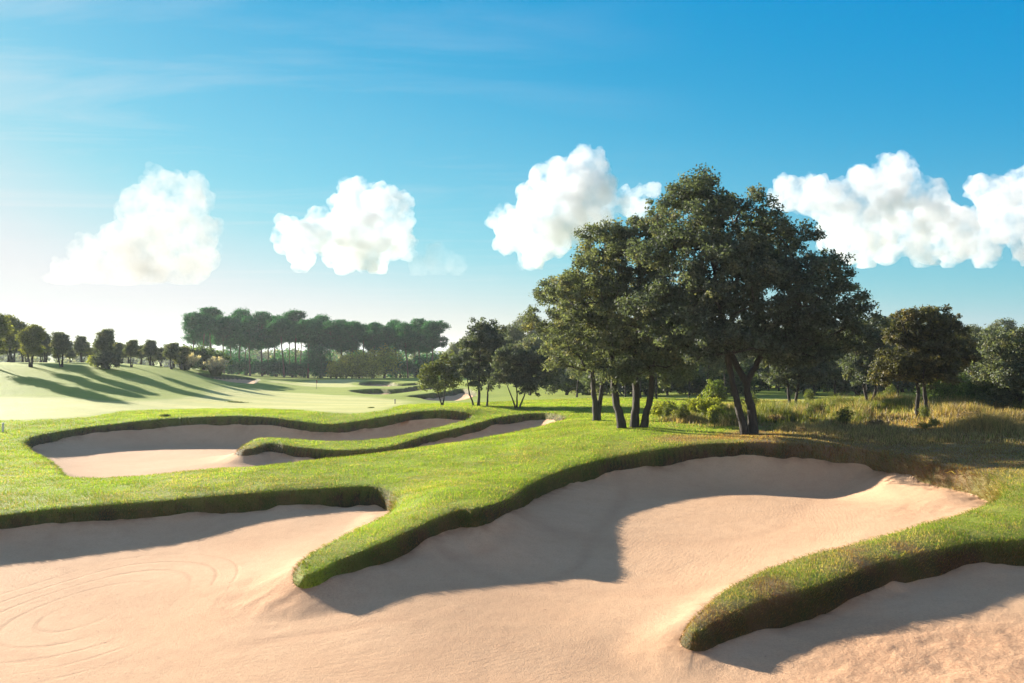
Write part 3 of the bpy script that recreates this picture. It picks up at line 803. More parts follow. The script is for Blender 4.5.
px_tree(531, 78.0, [([(530,397,0),(531,385,0),(533,370,.1)], .10, .04)], [(536,352,0,18,16),(524,362,.3,16,14),(546,366,.2,14,14)],
        'hazy round oak seen behind the vase shaped oak', nclump=90, clump_r=.7, nleaf=9000, ll=.2, lw=.12, pal=PAL_OAK, seed=24)

# copied stands: one prototype of each kind, then copies that share its meshes
def proto_oak(seed, h=5.5, pal=PAL_OAK_DARK):
    root = empty('oak_tree', (0, 0, 0)); r_ = random.Random(seed)
    lb = []
    for k in range(7):
        a = r_.uniform(0, 6.28); q = r_.uniform(.1, .75)
        lb.append((math.cos(a) * q, math.sin(a) * q, r_.uniform(.42, .82) * h, r_.uniform(.7, 1.05), r_.uniform(.7, 1.05), r_.uniform(.75, 1.1)))
    st = [([(0, 0, 0), (r_.uniform(-.2, .2), .05, .2 * h), (r_.uniform(-.3, .3), .1, .42 * h), (r_.uniform(-.4, .4), 0, .65 * h)], .15, .05),
          ([(.15, .1, 0), (.35, .2, .22 * h), (.7, .1, .5 * h)], .10, .04)]
    tree_parts(root, st, lb, 95, .55, 9000, .20, .12, pal, seed, M_OAK, M_BARK, .018)
    return root
def proto_pine(seed, h=11.5):
    root = empty('pine_tree', (0, 0, 0)); r_ = random.Random(seed)
    lean = r_.uniform(-.7, .7); lb = []; lo = r_.choice((.50, .58, .54)); fl = r_.uniform(.85, 1.3)
    for k in range(11):
        a = k * .8 + r_.uniform(-.3, .3); q = r_.uniform(.3, 1.8)
        lb.append((lean + math.cos(a) * q, math.sin(a) * q, h * r_.uniform(lo, .90), r_.uniform(.9, 1.7), r_.uniform(.9, 1.7), r_.uniform(.7, 1.1) * fl))
    lb.append((lean, 0, h * .90, 1.5, 1.5, 1.0))
    st = [([(0, 0, 0), (lean * .2, .05, .25 * h), (lean * .7, .1, .5 * h), (lean, 0, .74 * h), (lean * 1.1, 0, .86 * h)], .17, .07)]
    tree_parts(root, st, lb, 150, .66, 13000, .30, .10, PAL_PINE, seed, M_PINE, M_PBARK, .02, flat=.75)
    return root
def proto_grove(seed, h=8.5):
    root = empty('grove_tree', (0, 0, 0)); r_ = random.Random(seed); lb = []
    for k in range(7):
        a = r_.uniform(0, 6.28); q = r_.uniform(.2, 1.1)
        lb.append((math.cos(a) * q, math.sin(a) * q, h * r_.uniform(.34, .92), r_.uniform(.9, 1.4), r_.uniform(.9, 1.4), r_.uniform(.8, 1.3)))
    st = [([(0, 0, 0), (r_.uniform(-.15, .15), 0, .3 * h), (r_.uniform(-.3, .3), .1, .6 * h), (0, 0, .85 * h)], .12, .05)]
    tree_parts(root, st, lb, 110, .6, 9000, .19, .11, PAL_OAK, seed, M_OAK, M_BARK, .017)
    return root

def place(proto, used, px, d, top_py, native_h, label, cat, group, wscale=1.0, rz=None):
    o = proto if not used else copy_tree(proto)
    x, y, z = spot(px, d)
    h = CAM_Z + (HOR - top_py) / F_PX * d - z
    s = h / native_h
    o.location = (x, y, z); o.scale = (s * wscale, s * wscale, s)
    o.rotation_euler = (0, 0, random.uniform(0, 6.28) if rz is None else rz)
    tag(o, label, cat, group)
    return o

oaks = [[proto_oak(31, 5.5, PAL_OAK), 0], [proto_oak(32, 5.5, PAL_OAK), 0], [proto_oak(33, 5.5, [(0.11,0.13,0.035),(0.18,0.19,0.05)]), 0]]
G = 'oaks in the row on the left bank'
for k, px, d, top, ws, lab in [
    (2,-6,80,313,1.15,'leafy sunlit oak cut by the left edge of the photo'),
    (2,12,95,315,1.2,'tallest yellow green oak at the left end of the bank row'),
    (2,31,82,324,1.1,'yellow green oak second in the bank row, crown merging with the tallest'),
    (0,44,97,330,1.0,'dark oak with a trunk close beside the yellow green ones'),
    (1,62,83,331,1.05,'flat topped dark oak standing alone in the bank row, sky either side'),
    (0,82,96,334,.95,'lower dark oak between the flat topped and the tall dark oak'),
    (1,104,85,328,.95,'tall dark oak beside the low round bush on the bank'),
    (0,118,99,341,.9,'low dark oak tucked right of the tall dark one'),
    (1,131,88,339,.95,'greyish oak in the middle of the right half of the bank row'),
    (0,151,101,338,1.0,'round crowned oak second from the right end of the bank row'),
    (1,171,93,342,1.1,'round green oak at the right end of the bank row, nearest the pampas plumes')]:
    place(oaks[k][0], oaks[k][1], px, d, top, 5.4, lab, 'tree', G, ws * 1.12); oaks[k][1] = 1

hb_ = random.Random(3)
for i, px in enumerate(range(-20, 190, 10)):
    place(oaks[i % 3][0], 1, px + hb_.uniform(-4, 4), 104 + hb_.uniform(-3, 6), 343 + hb_.uniform(-6, 5) - (6 if px < 40 else 0), 5.4, 'hazy oak in the second row behind the oaks on the left bank', 'tree', 'second row of oaks behind the left bank', 1.5)
pines = [[proto_pine(s), 0] for s in (41, 42, 43, 44, 45, 46)]
G = 'umbrella pines behind the far green'
PN = [(193,152,313,1.1),(201,150,311,1.2),(212,158,309,1.15),(224,152,310,1.1),(238,160,308,1.15),(250,150,313,1.0),(262,158,312,1.05),(274,165,316,.95),(284,152,314,1.1),(296,160,312,1.1),(308,151,313,1.05),(320,158,314,1.05),
      (331,152,318,1.0),(342,160,320,.95),(352,150,322,.95),(362,158,321,1.0),(374,152,324,.95),(385,150,320,1.05),(396,158,319,1.1),(408,151,320,1.1),(420,156,319,1.15),(432,150,321,1.1),(300,172,322,1.0),(350,172,326,1.0),(400,170,327,1.0),(245,172,322,1.0),(206,168,318,.95),(231,170,317,.95),(268,172,320,1.0),(290,168,322,.95),(325,170,324,1.0),(340,168,328,.9),(370,170,328,.95),(388,168,326,1.0),(414,170,325,1.0),(427,168,325,.95)]
PLAB = ['leftmost umbrella pine, leaning trunk standing clear beside the green bush']
for i, (px, d, top, ws) in enumerate(PN):
    k = (i * 5 + i // 6) % 6; top += (0, 4, -2, 6, 1, 3, -1)[i % 7]
    lab = 'dark umbrella pine in the close stand behind the far green'
    if i == 0: lab = 'leftmost umbrella pine of the stand, its crown reaching out over the pampas plumes'
    if i == 21: lab = 'rightmost umbrella pine of the stand, its crown edge above the thin young oak'
    place(pines[k][0], pines[k][1], px, d, top, 11.3, lab, 'tree', G, ws); pines[k][1] = 1

groves = [[proto_grove(s), 0] for s in (51, 52, 53)]
G = 'slim trees of the grove behind the big oaks'
gr_ = random.Random(5)
i = 0
for row, (d0, top0) in enumerate(((64, 337), (78, 332), (92, 330), (112, 328))):
    for px in range(575, 1070, 22 if row == 0 else 17):
        if row == 0 and 745 < px < 805: continue
        p = px + gr_.uniform(-7, 7); k = i % 3
        place(groves[k][0], groves[k][1], p, d0 + gr_.uniform(-4, 5), top0 + gr_.uniform(-8, 8), 8.3, 'slim shaded tree in the grove behind the big oaks', 'tree', G, .9 + gr_.uniform(-.1, .25)); groves[k][1] = 1; i += 1
G = 'hazy trees between the small oaks and the big oak group'
for px, d, top in [(512,112,324),(528,118,319),(542,110,326),(556,116,330),(500,128,334),(568,104,342),(456,130,342),(470,124,338)]:
    k = i % 3
    place(groves[k][0], 1, px, d, top, 8.3, 'hazy grey green tree in the gap left of the big oak group', 'tree', G, 1.15); i += 1

# far wood: reads as one mass on the horizon
r_ = np.random.default_rng(99)
n = 900
ang = np.radians(r_.uniform(-40, 40, n)); dist = r_.uniform(330, 430, n)
cx_ = np.sin(ang) * dist; cy_ = np.cos(ang) * dist
cz_ = turf_z(cx_, cy_) + r_.uniform(.5, 5.5, n)
q, f, c = leaf_cloud(np.stack([cx_, cy_, cz_], -1), r_.uniform(2, 3.4, n), 45000, 1.3, .8, PAL_OAK, r_)
tag(mesh_obj('far_wood', q, f, M_OAK, attrs={'col': c}), 'far belt of hazy woodland along the horizon', 'woodland', None, 'stuff')

# ------------------------------------------------------------------ shrubs and bushes
def shrub(px, d, w, h, label, pal, seed, name='shrub', nleaf=2500, ll=.1, lw=.05, mat=None, group=None):
    x, y, z = spot(px, d); root = empty(name, (x, y, z)); tag(root, label, 'shrub', group)
    r_ = np.random.default_rng(seed)
    lb = [(0, 0, h * .5, w * .5, w * .5, h * .5)] + [(r_.uniform(-.3, .3) * w, r_.uniform(-.3, .3) * w, h * r_.uniform(.3, .7), w * .3, w * .3, h * .3) for _ in range(4)]
    st = [([(0, 0, 0), (0, 0, h * .3), (r_.uniform(-.2, .2) * w, 0, h * .6)], .03 * w, .01 * w), ([(.05, .05, 0), (.1 * w, .05, h * .25), (.25 * w, 0, h * .5)], .025 * w, .01 * w)]
    cr = max(.12, .22 * min(w, h))
    t, c_ = tree_parts(root, st, lb, 42, cr, nleaf, ll, lw, pal, seed, mat or M_BUSH, M_BARK, .006, 6, .85, .3)
    t.name = 'stem'; c_.name = 'foliage'
    return root
shrub(663, 40, 1.3, .8, 'yellow green bush just right of the three stemmed oak', PAL_LIME, 61)
shrub(704, 42, 2.0, .95, 'widest yellow green bush left of the V shaped trunks', PAL_LIME, 62, nleaf=3600)
shrub(716, 38.5, .8, .65, 'small yellow green bush in front of the widest one', PAL_LIME, 63, nleaf=1600)
shrub(715, 52, 1.2, 1.6, 'bright green sapling glowing between the oak trunks', [(0.10, 0.15, 0.03), (0.18, 0.22, 0.04)], 64, nleaf=2600, ll=.13, lw=.08)
shrub(947, 43, 2.6, 2.2, 'rounded fresh green bush right of the two slim trunks', PAL_BUSH, 65, nleaf=6500)
shrub(992, 41, 2.4, 1.7, 'dark green bush under the oak at the right edge', [(0.04,0.07,0.025),(0.08,0.11,0.035)], 66, nleaf=5000)
shrub(966, 45, 1.6, 1.3, 'low green bush in the shade between the two right hand bushes', [(0.04,0.07,0.025),(0.08,0.11,0.035)], 67, nleaf=3000)
shrub(108, 84, 2.6, 1.7, 'low round dark bush at the foot of the tall dark oak on the bank', PAL_OAK_DARK, 68, nleaf=3500, ll=.17, lw=.1)
shrub(97, 85, 2.0, 1.2, 'yellowish low bush left of the round dark bush on the bank', PAL_LIME, 69, nleaf=2000, ll=.15, lw=.08)
shrub(203, 112, 5.2, 3.1, 'broad light green bush behind the pampas plumes', PAL_BUSH, 70, nleaf=6000, ll=.3, lw=.18)
shrub(320, 149, 4.2, 5.6, 'dark upright bush against the middle of the umbrella pines', PAL_PINE, 71, nleaf=5000, ll=.3, lw=.16)
for k, (px, d, w, h) in enumerate([(346,146,4,3.8),(359,148,5,5.0),(372,146,4.5,3.8),(384,148,5,5.2),(336,147,3.5,3.2)]):
    shrub(px, d, w, h, ['yellow lit bush right of the dark upright bush under the pines', 'tall yellow lit bush in the middle of the yellow ones under the pines', 'low yellow lit bush between two taller ones under the pines', 'tall yellow lit bush furthest right under the pines', 'lowest yellow lit bush close behind the dark upright bush'][k],
          [(0.26,0.25,0.03),(0.42,0.37,0.05)], 72 + k, nleaf=2600, ll=.32, lw=.18, group='yellow bushes under the umbrella pines')
for k, (px, d, w, h) in enumerate([(228,156,5,3.2),(246,158,6,3.0),(262,155,5,2.6),(276,158,6,3.2),(292,156,5,2.6),(304,158,5,3.0),(400,158,6,3.4),(416,156,6,3.6),(434,158,6,3.8),(222,180,8,4.2),(240,182,6,5.8),(264,186,9,3.4),(284,182,6,5.6),(300,188,9,3.8),(316,180,7,6.2),(338,186,9,3.6),(356,182,6,5.4),(372,188,9,4.0),(392,182,7,6.2),(410,186,8,4.2),(428,180,7,5.4)]):
    shrub(px, d, w, h, 'dark green undergrowth bush at the feet of the umbrella pines', PAL_PINE, 80 + k, nleaf=2600, ll=.32, lw=.18, group='dark undergrowth bushes beneath the umbrella pines')

ug = [shrub(0, 70, 3.6, 1.9, 'dark bush in the shade of the grove', PAL_OAK_DARK, 140, nleaf=2600, ll=.2, lw=.12, group='dark bushes in the grove'), shrub(0, 70, 3.0, 2.3, 'dark bush in the shade of the grove', [(0.05,0.075,0.03),(0.08,0.11,0.045)], 141, nleaf=2600, ll=.2, lw=.12, group='dark bushes in the grove')]
gr_ = random.Random(8)
uspots = []
for d0, a, b in ((72, 570, 752), (72, 812, 1060), (88, 560, 1070), (104, 560, 1070)):
    uspots += [(px + gr_.uniform(-6, 6), d0 + gr_.uniform(-4, 4)) for px in range(a, b, 24)]
for i, (px, d) in enumerate(uspots):
    o = ug[i % 2] if i < 2 else copy_tree(ug[i % 2])
    o.location = spot(px, d); k = gr_.uniform(.75, 1.35); o.scale = (k * 1.2, k * 1.2, k); o.rotation_euler = (0, 0, gr_.uniform(0, 6.28))

def blades(P, h, w, lean_dir, lean, cols, r_):
    """bent tapering grass blades: P base points (n,3), lean_dir (n,3) unit, per blade height, width, bend"""
    n = len(P)
    side = np.cross(lean_dir, [0, 0, 1.0]) + r_.normal(size=(n, 3)) * .4
    side /= np.linalg.norm(side, axis=1)[:, None] + 1e-9
    up = np.array([0, 0, 1.0])
    m = P + up * (h * .55)[:, None] + lean_dir * (h * lean * .35)[:, None]
    t = P + up * (h * (1 - .35 * lean))[:, None] + lean_dir * (h * lean)[:, None]
    W = (side * w[:, None])
    v = np.stack([P - W * .5, P + W * .5, m + W * .38, m - W * .38, t], 1).reshape(-1, 3)
    b = np.arange(n) * 5
    f4 = np.stack([b, b + 1, b + 2, b + 3], -1); f3 = np.stack([b + 3, b + 2, b + 4], -1)
    return v, [f4, f3], np.repeat(cols, 5, 0)

def pampas(px, d, w, h, label, seed):
    x, y, z = spot(px, d); r_ = np.random.default_rng(seed)
    root = empty('pampas_grass', (x, y, z)); tag(root, label, 'ornamental grass', 'pampas grass clumps on the bank')
    n = 700
    a = r_.uniform(0, 6.28, n); dr = np.stack([np.cos(a), np.sin(a), np.zeros(n)], -1)
    P = dr * (r_.random(n) * w * .18)[:, None]
    c = np.array([(.10, .12, .04)]) * (1 + .3 * r_.normal(size=(n, 1)))
    v, f, cc = blades(P, r_.uniform(.5, .85, n) * h, np.full(n, .06), dr, r_.uniform(.3, .9, n), np.clip(c, .01, .5), r_)
    mesh_obj('foliage', v, f, M_STRAW, root, attrs={'col': cc})
    k = 26; cents = []
    for i in range(k):
        aa = r_.uniform(0, 6.28); q = r_.uniform(.08, .55) * w
        for t in np.linspace(0, 1, 4):
            cents.append((math.cos(aa) * q * (.6 + .5 * t), math.sin(aa) * q * (.6 + .5 * t), h * (1.08 - .75 * (q / w) ** 1.2) * (.55 + .42 * t)))
    q, f, c = leaf_cloud(np.array(cents), np.full(len(cents), .2), 3800, .24, .06, [(.58, .49, .43), (.70, .62, .55)], r_, 1.3)
    mesh_obj('plumes', q, f, M_STRAW, root, attrs={'col': c})
pampas(185, 104, 2.7, 2.0, 'left pampas clump with pinkish plumes at the foot of the green bush', 101)
pampas(216, 107, 3.0, 2.1, 'right pampas clump with pale plumes just above the shaded bunker', 102)

# tall straw mound at right
x, y, z = spot(986, 30.5)
root = empty('dry_grass_clump', (x, y, z)); tag(root, 'mound of tall straw coloured grass right of the two trunked oak', 'grass clump')
r_ = np.random.default_rng(111); n = 5200
a = r_.uniform(0, 6.28, n); dr = np.stack([np.cos(a), np.sin(a), np.zeros(n)], -1)
P = np.stack([r_.normal(size=n) * .75, r_.normal(size=n) * .55, np.zeros(n)], -1)
P[:, 2] = turf_z(x + P[:, 0], y + P[:, 1]) - z - .02
c = np.where(r_.random((n, 1)) < .8, np.array([[.36, .26, .13]]), np.array([[.20, .20, .07]])) * (1 + .25 * r_.normal(size=(n, 1)))
hh = r_.uniform(.35, .95, n) * np.exp(-(P[:, 0] ** 2 + P[:, 1] ** 2) / 2.2)
v, f, cc = blades(P, hh, np.full(n, .014), dr, r_.uniform(.2, .8, n), np.clip(c, .01, .7), r_)
mesh_obj('stalks', v, f, M_STRAW, root, attrs={'col': cc})

# ------------------------------------------------------------------ grass blades on the near turf (nobody could count them)
VN = np.array(V)
turf_q = quads[~is_sand]
r0 = RF[turf_q[:, 0]]; t0 = TT.ravel()[turf_q[:, 0]]
sel = (r0 > 9) & (r0 < 64) & (fair[turf_q].max(1) < .3) & (np.abs(t0) < R(34))
tq = turf_q[sel]
A, B, Cc, D = VN[tq[:, 0]], VN[tq[:, 1]], VN[tq[:, 2]], VN[tq[:, 3]]
nrm = np.cross(Cc - A, D - B); area = .5 * np.linalg.norm(nrm, axis=1); nrm /= np.linalg.norm(nrm, axis=1)[:, None] + 1e-12
nrm[nrm[:, 2] < 0] *= -1
rr = RF[tq[:, 0]]
wallf = np.clip(SD[tq].max(1) > -.12, 0, 1)
dens = 2900 * (14.0 / rr) ** 1.8 * (1 - .25 * wallf)
wgt = area * dens
NB = int(min(wgt.sum(), 850000))
r_ = np.random.default_rng(5)
fi = r_.choice(len(tq), NB, p=wgt / wgt.sum())
u, v_ = r_.random((2, NB))
P = (A[fi] * (1 - u)[:, None] + B[fi] * u[:, None]) * (1 - v_)[:, None] + (D[fi] * (1 - u)[:, None] + Cc[fi] * u[:, None]) * v_[:, None]
rb = rr[fi]; wb = wallf[fi]; nb = nrm[fi]
a = r_.uniform(0, 6.28, NB)
ld = np.stack([np.cos(a), np.sin(a), np.zeros(NB)], -1) * .6 + nb * np.array([1, 1, 0]) * (1.3 + 1.0 * wb)[:, None]
ld /= np.linalg.norm(ld, axis=1)[:, None] + 1e-9
clump = fbm(P[:, 0] * 2.2, P[:, 1] * 2.2, 3, 201)
hb = r_.uniform(.020, .046, NB) * (1 + .9 * clump) * (1 + .5 * wb) * (1 + rb * .012)
wd = np.maximum(.004, rb * .00042) * r_.uniform(.7, 1.3, NB)
le = np.where(wb > 0, r_.uniform(.5, 1.4, NB), r_.uniform(.1, .7, NB))
ed_ = (SD[tq[fi]].max(1) > -.10) & (SD[tq[fi]].min(1) < .03) & (r_.random(NB) < .06)
hb = np.where(ed_, r_.uniform(.05, .12, NB), hb); le = np.where(ed_, r_.uniform(1.3, 2.3, NB), le)
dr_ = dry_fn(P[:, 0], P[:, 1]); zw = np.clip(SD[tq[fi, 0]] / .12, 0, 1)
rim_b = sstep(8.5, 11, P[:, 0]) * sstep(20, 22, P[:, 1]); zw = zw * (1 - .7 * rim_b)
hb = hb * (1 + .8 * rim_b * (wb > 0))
gm = r_.random((NB, 1)); green = (np.array([.112, .208, .016]) * (1 - gm) + np.array([.225, .292, .034]) * gm) * (1 - .72 * zw)[:, None]  # blades on the lip wall are coloured darker to paint in its shade
straw = np.array([.32, .25, .11]); brown = np.array([.21, .105, .048])
pk = r_.random(NB)
pdry = .16 + .12 * sstep(-.1, .3, fbm(P[:, 0] * .8, P[:, 1] * .8, 3, 301)) + .70 * dr_
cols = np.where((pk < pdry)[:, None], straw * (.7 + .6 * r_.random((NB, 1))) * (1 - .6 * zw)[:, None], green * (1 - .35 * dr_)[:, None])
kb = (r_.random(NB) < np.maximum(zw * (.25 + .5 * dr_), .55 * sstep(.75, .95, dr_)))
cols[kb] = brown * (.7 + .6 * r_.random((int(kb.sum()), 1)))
cols = cols * (1 + .55 * fbm(P[:, 0] * .9, P[:, 1] * .9, 4, 305))[:, None]
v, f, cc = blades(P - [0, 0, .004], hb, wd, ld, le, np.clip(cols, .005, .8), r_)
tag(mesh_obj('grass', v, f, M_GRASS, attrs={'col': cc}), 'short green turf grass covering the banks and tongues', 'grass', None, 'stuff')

# wild grass of the rough strip on the right
ZP = np.array([[*ray_ground(p, q)[:2], 0] for p, q in [(645,424),(690,431),(735,437),(800,443),(880,449),(960,459),(1060,470),(1120,440),(1100,408),(1000,404),(900,404),(820,404),(760,407),(700,408),(650,412)]])
mn = ZP[:, :2].min(0); mx = ZP[:, :2].max(0)
NW = 75000
r_ = np.random.default_rng(17)
P = r_.uniform(mn, mx, (NW * 2, 2))
sd, *_ = poly_dist(P[:, 0], P[:, 1], ZP)
cl = fbm(P[:, 0] * .55, P[:, 1] * .55, 4, 401)
keep = (sd > 0) & (r_.random(len(P)) < sstep(-.08, .38, cl) * sstep(0, 2.0, sd) + .05)
P = P[keep]; cl = cl[keep]; sd = sd[keep]
# each point becomes a little tuft of blades
K = 6
P = np.repeat(P, K, 0) + r_.normal(size=(len(P) * K, 2)) * .07; cl = np.repeat(cl, K); sd = np.repeat(sd, K)
n = len(P)
z = turf_z(P[:, 0], P[:, 1]) - .02
a = r_.uniform(0, 6.28, n); dr = np.stack([np.cos(a), np.sin(a), np.zeros(n)], -1)
hh = r_.uniform(.12, .62, n) * (1 + 1.2 * np.clip(cl, -.5, .6)) * (.35 + .65 * sstep(.3, 4, sd)) * (.45 + .55 * sstep(32, 38, P[:, 1]))
gmix = sstep(-.15, .3, fbm(P[:, 0] * .3, P[:, 1] * .3, 3, 402) + .8 * (sstep(31, 40, P[:, 1]) - .6))
pkg = r_.random(n) < (.15 + .75 * gmix)
c = np.where(pkg[:, None], np.array([[.15, .17, .035]]), np.array([[.36, .27, .14]])) * (1 + .3 * r_.normal(size=(n, 1)))
pr = r_.random(n) < .15 * (1 - gmix); c[pr] = np.array([.16, .09, .05])
v, f, cc = blades(np.stack([P[:, 0], P[:, 1], z], -1), hh, r_.uniform(.012, .026, n), dr, r_.uniform(.1, .6, n), np.clip(c, .01, .7), r_)
tag(mesh_obj('wild_grass', v, f, M_STRAW, attrs={'col': cc}), 'tall green and straw coloured weeds in the rough strip under the oaks', 'wild grass', None, 'stuff')

# single weeds standing in the rough strip
wd_ = [shrub(800, 40, .9, .6, 'knee high weed in the rough strip under the oaks', [(.12, .14, .035), (.20, .20, .06)], 150, name='weed', nleaf=900, ll=.10, lw=.035, group='weeds in the rough strip'),
       shrub(800, 40, .7, .8, 'knee high weed in the rough strip under the oaks', [(.09, .12, .035), (.15, .17, .05)], 151, name='weed', nleaf=900, ll=.12, lw=.03, group='weeds in the rough strip'),
       shrub(800, 40, 1.1, .5, 'knee high weed in the rough strip under the oaks', [(.16, .12, .07), (.24, .17, .10)], 152, name='weed', nleaf=800, ll=.09, lw=.03, group='weeds in the rough strip')]
gr_ = random.Random(21); k = 0
while k < 60:
    px = gr_.uniform(650, 1040); d = gr_.uniform(31, 52)
    x, y, z = spot(px, d)
    sdv = poly_dist(np.array([x]), np.array([y]), ZP)[0][0]
    if sdv < .4: continue
    o = wd_[k % 3] if k < 3 else copy_tree(wd_[k % 3])
    q = gr_.uniform(.35, .85); o.location = (x, y, z); o.scale = (q, q, q * gr_.uniform(.8, 1.7)); o.rotation_euler = (0, 0, gr_.uniform(0, 6.28)); k += 1

# ------------------------------------------------------------------ small things on the course
M_POST = make_plain('white_paint', (.72, .70, .66), .5, .1, 30)
M_DARK = make_plain('dark_plastic', (.03, .03, .035), .5, .2, 30)
M_FLAG = make_plain('red_cloth', (.35, .05, .04), .8, .15, 30)
def lathe(prof, sides=12):
    a = np.linspace(0, 2 * math.pi, sides, endpoint=False)
    vs = np.concatenate([np.stack([np.cos(a) * r, np.sin(a) * r, np.full(sides, z)], -1) for r, z in prof])
    g = np.arange(len(prof) * sides).reshape(len(prof), sides); h = np.roll(g, -1, 1)
    return vs, np.stack([g[:-1], h[:-1], h[1:], g[1:]], -1).reshape(-1, 4)
x, y, z = ray_ground(3, 432.5)
root = empty('marker_post', (x, y, z)); tag(root, 'short white marker post on the grass at the left end of the middle bunker', 'post')
v, f = lathe([(.045, -.1), (.05, .02), (.05, .40), (.047, .44)]); mesh_obj('post', v, f, M_POST, root, smooth=False)
v, f = lathe([(.056, .40), (.056, .45), (.03, .475), (.001, .48)]); mesh_obj('cap', v, f, M_POST, root, smooth=True)
x, y, z = ray_ground(316.5, 389)
root = empty('flagstick', (x, y, z)); tag(root, 'thin flagstick with a furled flag on the pale far green', 'flag')
v, f = lathe([(.02, -.1), (.02, .9), (.012, 1.05), (.001, 1.07)], 8); mesh_obj('pole', v, f, M_DARK, root)
v, f = tube([(0, 0, .62), (.06, 0, .72), (.05, .02, .86), (.01, 0, 1.0)], [.02, .055, .06, .02], 8, .1); mesh_obj('flag', v, f, M_FLAG, root, smooth=True)
x, y, z = ray_ground(395, 404)
root = empty('marker_post', (x, y, z)); tag(root, 'small dark stake standing at the right end of the pale fairway', 'post')
v, f = lathe([(.035, -.1), (.035, .24), (.03, .26), (.001, .27)]); mesh_obj('post', v, f, M_DARK, root)
v, f = lathe([(.055, .262), (.058, .30), (.04, .34), (.001, .35)]); mesh_obj('cap', v, f, M_DARK, root, smooth=True)
def clump(px, py, w, h, label, seed, n=500):
    x, y, z = ray_ground(px, py); r_ = np.random.default_rng(seed)
    P = np.stack([r_.normal(size=n) * w * .35, r_.normal(size=n) * .12, np.zeros(n)], -1)
    P[:, 2] = turf_z(x + P[:, 0], y + P[:, 1]) - z - .01
    a = r_.uniform(0, 6.28, n); dr = np.stack([np.cos(a), np.sin(a), np.zeros(n)], -1)
    v, f, cc = blades(P, r_.uniform(.5, 1, n) * h, np.full(n, .03), dr, r_.uniform(.2, .8, n), np.array([(.07, .09, .035)]) * (1 + .3 * r_.random((n, 1))), r_)
    o = mesh_obj('grass_clump', v, f, M_GRASS, attrs={'col': cc}); o.location = (x, y, z)
    tag(o, label, 'grass clump')
clump(237, 402.5, 1.0, .14, 'dark flat clump lying alone on the pale fairway', 121)
clump(371, 408, .22, .10, 'small dark clump on the near edge of the pale fairway', 122)
clump(165, 416.5, .3, .2, 'small dark tuft on the far lip of the middle bunker', 123)

# ------------------------------------------------------------------ clouds
def make_cloud_mat(k=1.0, c=(.86, .87, .89)):
    m, nt, out = mat_new('cloud_vapour')
    v = N(nt, 'ShaderNodeVolumePrincipled')
    v.inputs['Color'].default_value = (*c, 1)
    tc = N(nt, 'ShaderNodeTexCoord')
    n1 = noise(nt, tc.outputs['Object'], .016, 7, .66)
    nt.links.new(remap(nt, n1, .40, .60, .0002 * k, .021 * k), v.inputs['Density'])
    v.inputs['Anisotropy'].default_value = .1
    nt.links.new(v.outputs[0], out.inputs['Volume'])
    return m
M_CLOUD = make_cloud_mat(); M_CLOUD_HAZY = make_cloud_mat(.4, (.74, .72, .71)); M_CLOUD_FAINT = make_cloud_mat(.16, (.62, .66, .70))
import bmesh
_b = bmesh.new(); bmesh.ops.create_icosphere(_b, subdivisions=2, radius=1.0)
ICO_V = np.array([v.co[:] for v in _b.verts]); ICO_F = np.array([[v.index for v in f.verts] for f in _b.faces]); _b.free()
def cloud(puffs, base_py, label, seed, d=3000.0, mat=None):
    r_ = np.random.default_rng(seed); s = d / F_PX
    S = []
    for px, py, r in puffs:
        S.append(((px - CX) * s, d + r_.uniform(-.8, .8) * r * s, CAM_Z + (HOR - py) * s, r * s * 1.12))
    base = CAM_Z + (HOR - base_py) * s
    lev = S; allS = list(S)
    for gen, (nk, q0, q1) in enumerate(((14, .28, .52), (7, .28, .5))):
        nx_ = []
        for x, y, z, r in lev:
            for _ in range(nk):
                dd = r_.normal(size=3); dd[2] += .25; dd /= np.linalg.norm(dd)
                k = r * r_.uniform(q0, q1)
                p = (x + dd[0] * r * .92, y + dd[1] * r * .92, z + dd[2] * r * .92, k)
                if p[2] - k * .4 < base: continue
                nx_.append(p)
        allS += nx_; lev = nx_
    A = np.array(allS)
    vs = (ICO_V[None] * A[:, None, 3:4] + A[:, None, :3])
    vs[..., 2] = np.where(vs[..., 2] < base, base + (vs[..., 2] - base) * .15, vs[..., 2])
    ff = (ICO_F[None] + (np.arange(len(A)) * len(ICO_V))[:, None, None]).reshape(-1, 3)
    o = mesh_obj('cloud', vs.reshape(-1, 3), ff)
    md = o.modifiers.new('merge', 'REMESH'); md.mode = 'VOXEL'; md.voxel_size = 4.0
    dg = bpy.context.evaluated_depsgraph_get()
    me = bpy.data.meshes.new_from_object(o.evaluated_get(dg))
    o.modifiers.clear(); o.data = me; me.name = 'cloud'
    me.materials.clear(); me.materials.append(mat or M_CLOUD)
    tag(o, label, 'cloud', 'cumulus clouds')
    return o
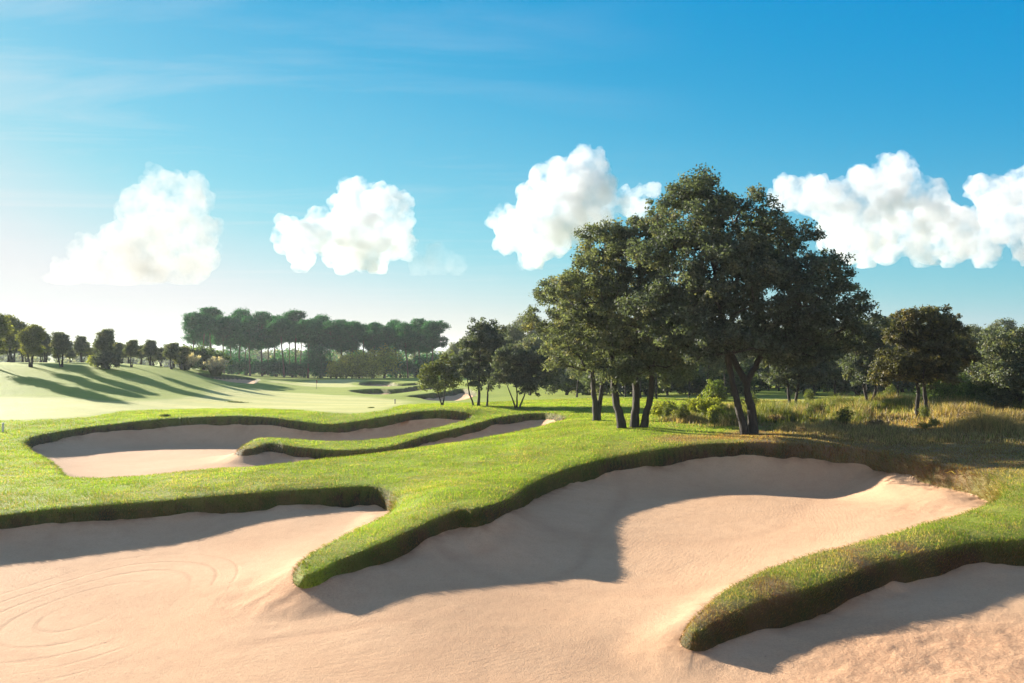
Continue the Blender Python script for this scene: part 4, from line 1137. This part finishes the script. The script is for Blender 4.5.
cloud([(165,188,17),(176,203,24),(160,228,28),(190,232,22),(150,258,30),(185,262,26),(105,245,16),(95,265,20),(122,270,22),(70,280,14)], 284, 'tall hazy cumulus cloud with a side lump low at the left', 1, mat=M_CLOUD_HAZY)
cloud([(353,190,11),(352,206,16),(376,204,17),(396,206,13),(402,220,11),(284,224,9),(300,240,17),(330,235,18),(360,235,26),(388,240,20),(345,258,15),(305,258,12),(375,258,14)], 274, 'cumulus cloud with one raised tower above the umbrella pines', 2)
cloud([(440,262,14),(418,266,9),(455,266,9)], 276, 'small faint grey cloud right of the towered cumulus', 3, mat=M_CLOUD_FAINT)
cloud([(580,158,11),(585,170,17),(560,185,22),(597,190,18),(535,206,18),(510,226,16),(540,235,24),(575,220,24),(600,214,15),(530,255,12),(505,240,10),(622,200,11),(640,195,9),(637,210,11),(655,190,7)], 271, 'cumulus cloud leaning left of the largest oak crown', 4)
cloud([(790,195,15),(815,196,18),(835,205,21),(865,185,15),(885,170,11),(900,170,12),(905,185,17),(880,205,24),(920,210,21),(950,215,17),(980,190,11),(1000,195,16),(1030,190,17),(1060,200,21),(1010,220,21),(970,235,21),(920,240,20),(860,240,22),(1050,235,20),(830,240,16),(1090,220,20),(850,250,14),(890,250,14),(925,252,13),(955,250,14),(990,248,15),(1025,248,15),(1060,248,15),(905,232,18),(945,232,18)], 267, 'wide flat based cumulus bank right of the largest oak', 5)

# ------------------------------------------------------------------ haze
m, nt, out = mat_new('haze_air')
v = N(nt, 'ShaderNodeVolumePrincipled')
v.inputs['Color'].default_value = (.80, .90, 1.0, 1)
v.inputs['Density'].default_value = .00022
v.inputs['Anisotropy'].default_value = .3
nt.links.new(v.outputs[0], out.inputs['Volume'])
zlo, zhi, rr_ = float(min(Z.min(), -8)) - 1.0, 19.0, 3400.0
bx = np.array([(sx * rr_, sy * rr_, zz) for zz in (zlo, zhi) for sx, sy in ((-1, -1), (1, -1), (1, 1), (-1, 1))])
bf = np.array([(0, 3, 2, 1), (4, 5, 6, 7), (0, 1, 5, 4), (1, 2, 6, 5), (2, 3, 7, 6), (3, 0, 4, 7)])
tag(mesh_obj('haze', bx, bf, m), 'thin morning haze over the course', 'haze', None, 'stuff')
